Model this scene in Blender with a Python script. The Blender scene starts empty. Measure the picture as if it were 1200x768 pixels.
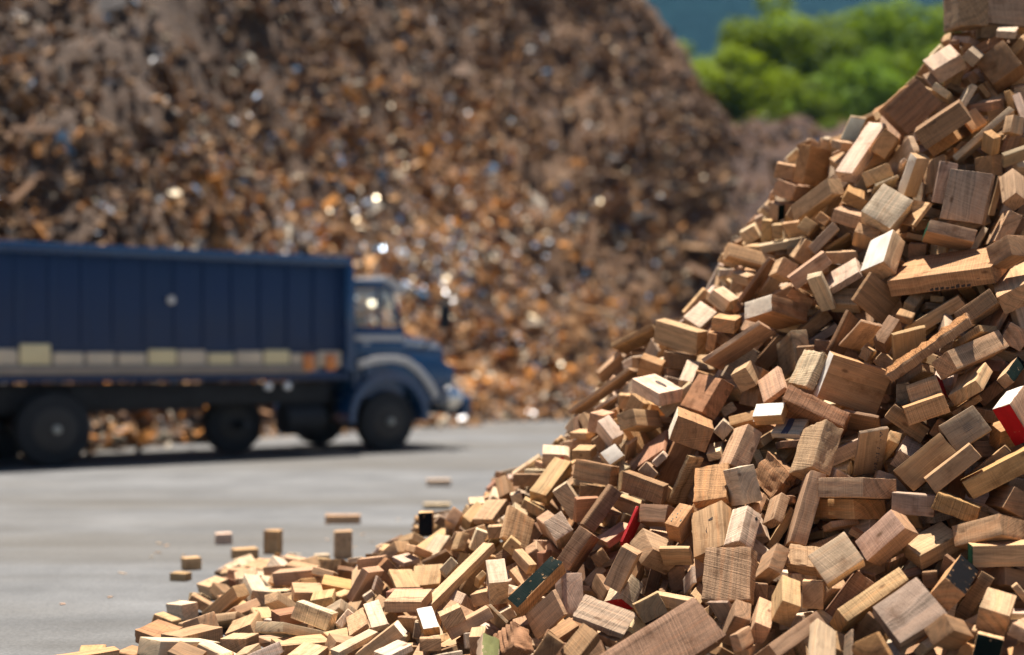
import bpy, bmesh, math, random
import numpy as np
from mathutils import Vector, Matrix, Quaternion, noise

random.seed(7)
NR = np.random.default_rng(5)
scn = bpy.context.scene
COL = scn.collection

# ------------------------------------------------------------------ helpers
def tag(o, label=None, cat=None, group=None, kind=None):
    if label: o['label'] = label
    if cat: o['category'] = cat
    if group: o['group'] = group
    if kind: o['kind'] = kind
    return o

def link(o, parent=None):
    COL.objects.link(o)
    if parent: o.parent = parent
    return o

def empty(name, loc, rz=0.0):
    o = bpy.data.objects.new(name, None)
    o.location = loc; o.rotation_euler = (0, 0, rz); o.empty_display_size = .2
    return link(o)

class MB:
    """collects shapes for ONE mesh object"""
    def __init__(s): s.bm = bmesh.new()
    def _take(s, b, mat):
        if mat is not None: bmesh.ops.transform(b, matrix=mat, verts=b.verts)
        me = bpy.data.meshes.new('t'); b.to_mesh(me); b.free(); s.bm.from_mesh(me); bpy.data.meshes.remove(me)
    def box(s, c, d, bev=.01, seg=2, rot=None):
        b = bmesh.new(); bmesh.ops.create_cube(b, size=1)
        bmesh.ops.scale(b, vec=d, verts=b.verts)
        if bev: bmesh.ops.bevel(b, geom=b.edges[:], offset=min(bev, min(d) * .45), segments=seg, profile=.5, affect='EDGES')
        m = Matrix.Translation(c)
        if rot is not None: m = m @ rot
        s._take(b, m)
    def cyl(s, c, r, l, axis='Y', n=32, bev=.0, r2=None):
        b = bmesh.new(); bmesh.ops.create_cone(b, cap_ends=True, segments=n, radius1=r, radius2=r if r2 is None else r2, depth=l)
        if bev:
            es = [e for e in b.edges if abs(e.verts[0].co.z - e.verts[1].co.z) < 1e-6]
            bmesh.ops.bevel(b, geom=es, offset=bev, segments=3, profile=.5, affect='EDGES')
        m = {'Y': Matrix.Rotation(math.pi / 2, 4, 'X'), 'X': Matrix.Rotation(math.pi / 2, 4, 'Y'), 'Z': Matrix.Identity(4)}[axis]
        s._take(b, Matrix.Translation(c) @ m)
    def prism(s, prof, y0, y1, bev=.0, seg=2):
        """profile in x,z extruded along y"""
        b = bmesh.new()
        f = b.faces.new([b.verts.new((x, y0, z)) for x, z in prof])
        r = bmesh.ops.extrude_face_region(b, geom=[f])
        bmesh.ops.translate(b, vec=(0, y1 - y0, 0), verts=[v for v in r['geom'] if isinstance(v, bmesh.types.BMVert)])
        bmesh.ops.recalc_face_normals(b, faces=b.faces)
        if bev: bmesh.ops.bevel(b, geom=b.edges[:], offset=bev, segments=seg, profile=.5, affect='EDGES')
        s._take(b, None)
    def tube(s, pts, r, n=8):
        for a, c in zip(pts, pts[1:]):
            a, c = Vector(a), Vector(c); d = c - a
            b = bmesh.new(); bmesh.ops.create_cone(b, cap_ends=True, segments=n, radius1=r, radius2=r, depth=d.length + r * .6)
            s._take(b, Matrix.Translation((a + c) / 2) @ d.to_track_quat('Z', 'Y').to_matrix().to_4x4())
    def build(s, name, mat, parent=None, smooth=True):
        me = bpy.data.meshes.new(name); s.bm.to_mesh(me); s.bm.free()
        me.materials.append(mat)
        if smooth:
            for p in me.polygons: p.use_smooth = True
            me.set_sharp_from_angle(angle=math.radians(35))
        return link(bpy.data.objects.new(name, me), parent)

# ------------------------------------------------------------------ node helpers
def newmat(name):
    m = bpy.data.materials.new(name); m.use_nodes = True
    nt = m.node_tree; nt.nodes.clear()
    out = nt.nodes.new('ShaderNodeOutputMaterial'); bs = nt.nodes.new('ShaderNodeBsdfPrincipled')
    nt.links.new(bs.outputs[0], out.inputs[0])
    return m, nt, bs, out
class G:
    def __init__(s, nt): s.nt = nt
    def n(s, t, **k):
        x = s.nt.nodes.new(t)
        for a, b in k.items(): setattr(x, a, b)
        return x
    def l(s, a, b): s.nt.links.new(a, b)
    def set(s, sock, v):
        if hasattr(v, 'links') or isinstance(v, bpy.types.NodeSocket): s.l(v, sock)
        else: sock.default_value = v
    def math(s, op, a, b=None, c=None, clamp=False):
        x = s.n('ShaderNodeMath', operation=op, use_clamp=clamp)
        s.set(x.inputs[0], a)
        if b is not None: s.set(x.inputs[1], b)
        if c is not None: s.set(x.inputs[2], c)
        return x.outputs[0]
    def vmath(s, op, a, b=None):
        x = s.n('ShaderNodeVectorMath', operation=op); s.set(x.inputs[0], a)
        if b is not None: s.set(x.inputs[1], b)
        return x.outputs[0]
    def noise(s, vec, scale=1, detail=2, rough=.5, dim='3D', w=None):
        x = s.n('ShaderNodeTexNoise', noise_dimensions=dim)
        if dim == '1D': s.set(x.inputs['W'], w)
        else: s.set(x.inputs['Vector'], vec)
        x.inputs['Scale'].default_value = scale; x.inputs['Detail'].default_value = detail; x.inputs['Roughness'].default_value = rough
        return x.outputs[0]
    def mix(s, f, a, b, blend='MIX'):
        x = s.n('ShaderNodeMix', data_type='RGBA', blend_type=blend)
        s.set(x.inputs[0], f); s.set(x.inputs[6], a); s.set(x.inputs[7], b)
        return x.outputs[2]
    def map(s, v, a, b, c, d):
        x = s.n('ShaderNodeMapRange'); s.set(x.inputs[0], v)
        for i, q in enumerate((a, b, c, d)): x.inputs[i + 1].default_value = q
        return x.outputs[0]
    def attr(s, name):
        return s.n('ShaderNodeAttribute', attribute_name=name)
    def bump(s, h, strength, dist):
        x = s.n('ShaderNodeBump'); s.set(x.inputs['Strength'], strength); x.inputs['Distance'].default_value = dist
        s.l(h, x.inputs['Height']); return x.outputs[0]

def rgb(*c): return (*c, 1.0)

def simple(name, col, rough=.5, metal=0., var=.12, scale=6., bump=0., coat=0., spec=.5, dirt=None, dirt_amt=.5):
    """procedural paint / metal / rubber: mottled colour, uneven gloss, optional dust blotches"""
    m, nt, bs, out = newmat(name); g = G(nt)
    tc = g.n('ShaderNodeTexCoord').outputs['Object']
    nz = g.noise(tc, scale, 5, .6)
    c = g.mix(nz, rgb(*[x * (1 - var) for x in col]), rgb(*[min(1, x * (1 + var)) for x in col]))
    if dirt:
        d = g.noise(tc, scale * .45, 6, .65)
        c = g.mix(g.math('MULTIPLY', g.map(d, .48, .72, 0, 1), dirt_amt), c, rgb(*dirt))
    g.l(c, bs.inputs['Base Color'])
    g.l(g.map(nz, .3, .7, max(.03, rough - .1), min(1, rough + .1)), bs.inputs['Roughness'])
    bs.inputs['Metallic'].default_value = metal; bs.inputs['Coat Weight'].default_value = coat
    bs.inputs['Specular IOR Level'].default_value = spec
    if bump: g.l(g.bump(g.noise(tc, scale * 12, 3), .5, bump), bs.inputs['Normal'])
    return m

# ------------------------------------------------------------------ wood
def wood_material():
    m, nt, bs, out = newmat('sawn_wood'); g = G(nt)
    lc = g.attr('lc').outputs['Vector']
    tone = g.attr('tone').outputs['Color']
    pa = g.attr('par'); par = g.n('ShaderNodeSeparateColor'); g.l(pa.outputs['Color'], par.inputs[0])
    saw, endg, weather = par.outputs[0], par.outputs[1], par.outputs[2]
    pt = g.attr('paint')
    xyz = g.n('ShaderNodeSeparateXYZ'); g.l(lc, xyz.inputs[0]); X, Y, Z = xyz.outputs
    wob = g.noise(g.vmath('MULTIPLY', lc, (2.2, 9, 9)), 1, 3, .55)
    r = g.math('SQRT', g.math('ADD', g.math('MULTIPLY', Y, Y), g.math('MULTIPLY', Z, Z)))
    r = g.math('ADD', r, g.math('MULTIPLY', wob, .055))
    r = g.math('ADD', r, g.math('MULTIPLY', X, .013))
    fine = g.noise(None, 210, 3, .6, '1D', r)
    coarse = g.noise(None, 48, 2, .5, '1D', r)
    fibre = g.noise(g.vmath('MULTIPLY', lc, (14, 330, 330)), 1, 2, .6)
    blot = g.noise(lc, 9, 5, .62)
    blot2 = g.noise(g.vmath('MULTIPLY', lc, (7, 26, 26)), 1, 4, .6)
    sawn = g.noise(None, 165, 3, .65, '1D', g.math('ADD', X, g.math('MULTIPLY', Y, .25)))
    sawe = g.noise(None, 150, 3, .65, '1D', g.math('ADD', Z, g.math('MULTIPLY', Y, .5)))
    sw = g.math('ADD', g.math('MULTIPLY', sawn, g.math('SUBTRACT', 1, endg)), g.math('MULTIPLY', sawe, endg))
    v = g.math('MULTIPLY', g.map(fine, .3, .7, -.16, .14), 1)
    v = g.math('ADD', v, g.map(coarse, .3, .7, -.2, .16))
    v = g.math('ADD', v, g.map(fibre, .3, .7, -.08, .08))
    v = g.math('ADD', v, g.map(blot2, .3, .7, -.2, .14))
    v = g.math('ADD', v, g.math('MULTIPLY', g.map(sw, .3, .7, -.34, .3), saw))
    speck = g.map(g.noise(lc, 150, 3, .7), .56, .74, 0, -.4)
    v = g.math('ADD', v, g.math('MULTIPLY', speck, saw))
    k = g.math('MAXIMUM', g.math('ADD', 1, v), .15)
    c = g.mix(1.0, tone, g.n_rgb(k), 'MULTIPLY')
    # redder late-wood, grey weathering, dark stains, end grain slightly darker and greyer
    c = g.mix(g.map(coarse, .52, .75, 0, .35), c, g.mix(1., c, rgb(.86, .60, .42), 'MULTIPLY'))
    wz = g.math('MULTIPLY', weather, g.map(blot, .35, .65, .35, 1.))
    c = g.mix(wz, c, rgb(.21, .165, .13))
    c = g.mix(g.map(blot, .56, .74, 0, .72), c, g.mix(1., c, rgb(.42, .33, .27), 'MULTIPLY'))
    c = g.mix(g.math('MULTIPLY', endg, .28), c, g.mix(1., c, rgb(.72, .60, .50), 'MULTIPLY'))
    knots = g.n('ShaderNodeTexVoronoi'); g.l(g.vmath('MULTIPLY', lc, (5.5, 11, 11)), knots.inputs['Vector']); knots.inputs['Scale'].default_value = 1
    c = g.mix(g.map(knots.outputs['Distance'], .05, .13, .75, 0), c, rgb(.10, .05, .025))
    # paint, chipped at the borders of its blotches
    pm = g.math('MULTIPLY', pt.outputs['Alpha'], g.map(g.noise(lc, 34, 5, .7), .30, .38, .2, 1))
    pc = g.mix(1.0, pt.outputs['Color'], g.n_rgb(g.map(blot2, .3, .7, .8, 1.15)), 'MULTIPLY')
    c = g.mix(pm, c, pc)
    g.l(c, bs.inputs['Base Color'])
    g.l(g.map(blot, .3, .7, .62, .85), bs.inputs['Roughness'])
    bs.inputs['Specular IOR Level'].default_value = .09
    h = g.math('ADD', g.math('MULTIPLY', sw, g.math('ADD', .35, g.math('MULTIPLY', saw, 1.3))), g.math('MULTIPLY', fine, .4))
    h = g.math('ADD', h, g.math('MULTIPLY', fibre, .35))
    h = g.math('ADD', h, g.math('MULTIPLY', g.noise(lc, 120, 4, .7), g.math('MULTIPLY', saw, 1.4)))
    g.l(g.bump(h, .55, .0022), bs.inputs['Normal'])
    return m
def _nrgb(s, v):
    x = s.n('ShaderNodeCombineColor')
    for i in range(3): s.l(v, x.inputs[i])
    return x.outputs[0]
G.n_rgb = _nrgb
WOOD = wood_material()

TONE = {'t': (.47, .298, .165), 'p': (.58, .435, .295), 'd': (.28, .163, .088), 'g': (.39, .28, .185), 'o': (.44, .245, .112), 'r': (.33, .170, .094)}
PAINT = {'green': (.008, .055, .026), 'dgreen': (.0025, .0085, .0068), 'red': (.36, .010, .012), 'white': (.58, .52, .44), 'blue': (.42, .56, .68), 'black': (.003, .003, .004),
         'navy': (.006, .0075, .011), 'moss': (.13, .13, .05), 'pale': (.72, .60, .45), 'grey': (.50, .46, .42)}

def shade(t, rs):
    c = np.array(TONE[t]); c = c * rs.uniform(.82, 1.16); c[2] *= rs.uniform(.88, 1.1); c[1] *= rs.uniform(.95, 1.04)
    return tuple(np.clip(c, .02, .85))

def set_attrs(me, lc, tone, par, paint):
    a = me.attributes.new('lc', 'FLOAT_VECTOR', 'POINT'); a.data.foreach_set('vector', np.asarray(lc, np.float32).ravel())
    for nm, v in (('tone', tone), ('par', par), ('paint', paint)):
        a = me.attributes.new(nm, 'FLOAT_COLOR', 'FACE'); a.data.foreach_set('color', np.asarray(v, np.float32).ravel())

def make_offcut(dim, tone, ex, seed):
    """one sawn block: slightly out of square, eased and chipped edges; returns its mesh. dim along local x (grain), y, z"""
    rs = random.Random(seed)
    extra = dict(e.split(':') if ':' in e else (e, 'all') for e in ex)
    rough = any(k in extra for k in ('fuzzy', 'ridged', 'bark', 'rough', 'moss', 'speck'))
    bm = bmesh.new(); bmesh.ops.create_cube(bm, size=1)
    j = .022
    for v in bm.verts:
        v.co = Vector((v.co.x * dim[0], v.co.y * dim[1], v.co.z * dim[2]))
        v.co += Vector((rs.uniform(-j, j) * min(dim[0], .2), rs.uniform(-j, j) * dim[1], rs.uniform(-j, j) * dim[2]))
    if rs.random() < .16:                                   # a waney or broken edge
        e = rs.choice([e for e in bm.edges if abs((e.verts[0].co - e.verts[1].co).x) > dim[0] * .5])
        bmesh.ops.bevel(bm, geom=[e], offset=min(dim[1], dim[2]) * rs.uniform(.12, .34), segments=2, profile=.5, affect='EDGES')
    bmesh.ops.bevel(bm, geom=bm.edges[:], offset=min(.0035 if not rough else .006, min(dim) * .12), segments=2, profile=.6, affect='EDGES')
    big = max(dim)
    cuts = 14 if 'bark' in extra else 7 if rough else (4 if big > .12 else 2)
    le = [e for e in bm.edges if e.calc_length() > big * .12]
    bmesh.ops.subdivide_edges(bm, edges=le, cuts=cuts, use_grid_fill=True)
    amp = .0055 if rough else .0016
    off = Vector((rs.uniform(0, 50), rs.uniform(0, 50), 0))
    bm.normal_update()
    for v in bm.verts:
        n = noise.noise((v.co + off) * 26) + .6 * noise.noise((v.co + off) * 70)
        d = n * amp
        if 'ridged' in extra: d += .006 * math.sin(v.co.y * 260 + noise.noise((v.co + off) * 12) * 5)
        if 'bark' in extra and v.co['xyz'.index(extra['bark'][0])] * (1 if extra['bark'][1] == '+' else -1) > dim['xyz'.index(extra['bark'][0])] * .3: d += .02 * noise.noise((v.co + off) * 40) + .008
        v.co += v.normal * d
        # chips knocked out of arrises
        ax = sorted(((dim[i] / 2 - abs(v.co[i])), i) for i in range(3))
        if ax[1][0] < .006 and noise.noise((v.co + off) * 40) > .25:
            v.co *= 1 - .02 * rs.random()
    bmesh.ops.triangulate(bm, faces=[f for f in bm.faces if len(f.verts) > 4])
    bm.normal_update()
    if 'fuzzy' in extra or 'bark' in extra or rs.random() < .22:   # torn fibres along the edges
        hair = []
        for e in bm.edges:
            m = (e.verts[0].co + e.verts[1].co) / 2
            near = sum(1 for i in range(3) if dim[i] / 2 - abs(m[i]) < .006)
            if near >= 2 and rs.random() < (.55 if 'fuzzy' in extra or 'bark' in extra else .12):
                hair.append((m.copy(), (e.verts[0].normal + e.verts[1].normal).normalized(), (e.verts[1].co - e.verts[0].co).normalized()))
        for m, n, t in hair:
            L = rs.uniform(.004, .014) * (2.2 if 'bark' in extra else 1)
            q = (n + Vector((rs.uniform(-1, 1), rs.uniform(-1, 1), rs.uniform(-1, 1))) * .7).normalized()
            a = bm.verts.new(m - t * .0012 - n * .002); b = bm.verts.new(m + t * .0012 - n * .002); c = bm.verts.new(m + q * L)
            bm.faces.new((a, b, c))
    bm.normal_update()
    me = bpy.data.meshes.new('wood_offcut'); bm.to_mesh(me)
    nf = len(bm.faces)
    tcol = np.ones((nf, 4)); tcol[:, :3] = shade(tone, rs)
    par = np.zeros((nf, 4)); paint = np.zeros((nf, 4))
    saw0 = rs.choice((.15, .3, .45, .8)) * (1.6 if rough or 'sawn' in extra or 'hatch' in extra else 1)
    if 'sawn' in extra or 'hatch' in extra or rough: saw0 = max(saw0, .7)
    wz = {'g': .2, 'd': .08}.get(tone, .04) * rs.uniform(.5, 1.3)
    fl = [None] * 6
    for f in bm.faces:
        n = f.normal; i = max(range(3), key=lambda q: abs(n[q])); s = 1 if n[i] > 0 else -1
        code = ('x', 'y', 'z')[i] + ('+' if s > 0 else '-')
        k = f.index
        par[k] = (saw0 * (1.3 if i == 0 else 1), 1. if i == 0 else 0., wz, 1)
        if abs(n[i]) > .93:
            for nm, fc in extra.items():
                if nm in PAINT and fc == code: paint[k] = (*PAINT[nm], 1.)
                if nm == 'allred' : paint[k] = (.34, .018, .02, 1.)
                if nm == 'allred' and False: pass
                if nm in ('rough', 'speck', 'fuzzy', 'moss') and fc in (code, 'all'): par[k][0] = 1.1
                if nm == 'mottle' and fc == code: tcol[k, :3] = (.42, .26, .18)
        elif 'allred' in extra: paint[k] = (.34, .018, .02, 1.)
        if extra.get('bark') == code: tcol[k, :3] = (.34, .16, .06); par[k][0] = 1.2
    co = np.array([v.co[:] for v in bm.verts])
    bm.free()
    lc = co + np.array([rs.uniform(-40, 40), rs.choice((-1, 1)) * rs.uniform(.03, .22), rs.choice((-1, 1)) * rs.uniform(.02, .16)])
    set_attrs(me, lc, tcol, par, paint)
    me.materials.append(WOOD)
    for p in me.polygons: p.use_smooth = True
    me.set_sharp_from_angle(angle=math.radians(28))
    return me

_INK = {}
def ink(name, col, rough=.8):
    if name not in _INK: _INK[name] = simple(name, col, rough, var=.3, scale=90)
    return _INK[name]

def decal(parent, dim, code, polys, name, mat):
    """thin marks lying on one face of a block; polys in face units (-.5...5)"""
    i = 'xyz'.index(code[0]); s = 1 if code[1] == '+' else -1
    a, b = [q for q in range(3) if q != i]
    if dim[a] < dim[b]: a, b = b, a
    bm = bmesh.new()
    for poly in polys:
        vs = []
        for u, v in poly:
            p = [0, 0, 0]; p[a] = u * dim[a]; p[b] = v * dim[b]; p[i] = s * (dim[i] / 2 + .0022)
            vs.append(bm.verts.new(p))
        f = bm.faces.new(vs)
        r = bmesh.ops.extrude_face_region(bm, geom=[f])
        d = [0, 0, 0]; d[i] = -s * .004
        bmesh.ops.translate(bm, vec=d, verts=[v for v in r['geom'] if isinstance(v, bmesh.types.BMVert)])
    bmesh.ops.recalc_face_normals(bm, faces=bm.faces)
    me = bpy.data.meshes.new(name); bm.to_mesh(me); bm.free(); me.materials.append(mat)
    return link(bpy.data.objects.new(name, me), parent)

def blob(cx, cy, rx, ry, n=14, seed=0, jag=.25):
    r = random.Random(seed)
    return [(cx + rx * math.cos(t) * (1 + r.uniform(-jag, jag)), cy + ry * math.sin(t) * (1 + r.uniform(-jag, jag))) for t in [2 * math.pi * k / n for k in range(n)]]

def marks_for(o, dim, ex):
    r = random.Random(int(dim[0] * 1e5))
    for e in ex:
        if ':' not in e: continue
        nm, fc = e.split(':')
        if nm == 'knot': decal(o, dim, fc, [blob(-.05, .1, .2, .09, 18, 3, .15)], 'knot', ink('knot_hole', (.035, .018, .01)))
        elif nm == 'hole': decal(o, dim, fc, [blob(.3, -.22, .05, .09, 16, 4, .05)], 'drill_hole', ink('hole_dark', (.012, .008, .006)))
        elif nm == 'nail': 
            decal(o, dim, fc, [blob(-.32, -.05, .022, .03, 12, 4, .05)], 'nail_hole', ink('hole_dark', (.012, .008, .006)))
            decal(o, dim, fc, [blob(.06, -.12 + .05 * k, .12, .012, 12, k, .5) for k in range(5)], 'dark_smudge', ink('smudge', (.16, .12, .09)))
        elif nm == 'bluemark': decal(o, dim, fc, [blob(.33, .24, .11, .075, 16, 6, .4), blob(.22, .25, .05, .05, 12, 9, .4)], 'paint_mark', ink('blue_paint', (.03, .15, .30)))
        elif nm == 'marks':
            ps = []
            for k in range(15):
                u = -.46 + k * .05; h = r.uniform(.16, .42) * (1 if k < 9 else .6)
                ps.append([(u, -.47), (u + .033, -.47), (u + .040, -.47 + h), (u + .004, -.47 + h * .85)])
                if k % 2: ps.append(blob(u + .02, .1 + r.uniform(-.1, .1), .014, .08, 9, k, .4))
            ps.append(blob(.36, .05, .02, .16, 12, 77, .3))
            decal(o, dim, fc, ps, 'ink_mark', ink('black_ink', (.03, .022, .02)))
        elif nm == 'stamp': decal(o, dim, fc, [[(u, .30), (u + .012, .30), (u + .016, .38), (u + .004, .38)] for u in (-.12, -.09, -.06)], 'ink_mark', ink('black_ink', (.03, .022, .02)))
        elif nm == 'band': decal(o, dim, fc, [[(-.16, -.49), (.06, -.49), (.08, .0), (.05, .49), (-.15, .49), (-.13, .0)]], 'ink_band', ink('dark_ink', (.05, .05, .075)))
        elif nm == 'specks': decal(o, dim, fc, [blob(.18 + r.uniform(-.03, .05) if False else r.uniform(-.45, .45), .25 + r.uniform(-.05, .05), .008, .018, 8, k, .4) for k in range(26)], 'ink_mark', ink('dark_ink', (.05, .05, .075)))
        elif nm == 'cracks': decal(o, dim, fc, [[(-.05, .0), (.02, .03), (.10, .01), (.03, .055)], [(-.22, -.2), (-.16, -.19), (-.17, -.05), (-.2, -.06)]], 'crack', ink('crack_dark', (.05, .03, .02)))
        elif nm == 'redspot': decal(o, dim, fc, [blob(.2, -.05, .12, .28, 14, 8, .3)], 'paint_mark', ink('red_paint', (.5, .02, .02)))
        elif nm == 'greenspot': decal(o, dim, fc, [[(-.28, -.22), (.2, -.28), (.26, .2), (-.2, .28)]], 'paint_mark', ink('green_paint', (.012, .05, .035)))
        elif nm == 'flecks': decal(o, dim, fc, [blob(r.uniform(-.4, .4), r.uniform(-.4, .4), .02, .035, 8, k, .5) for k in range(9)], 'paint_mark', ink('teal_paint', (.08, .14, .13)))

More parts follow.
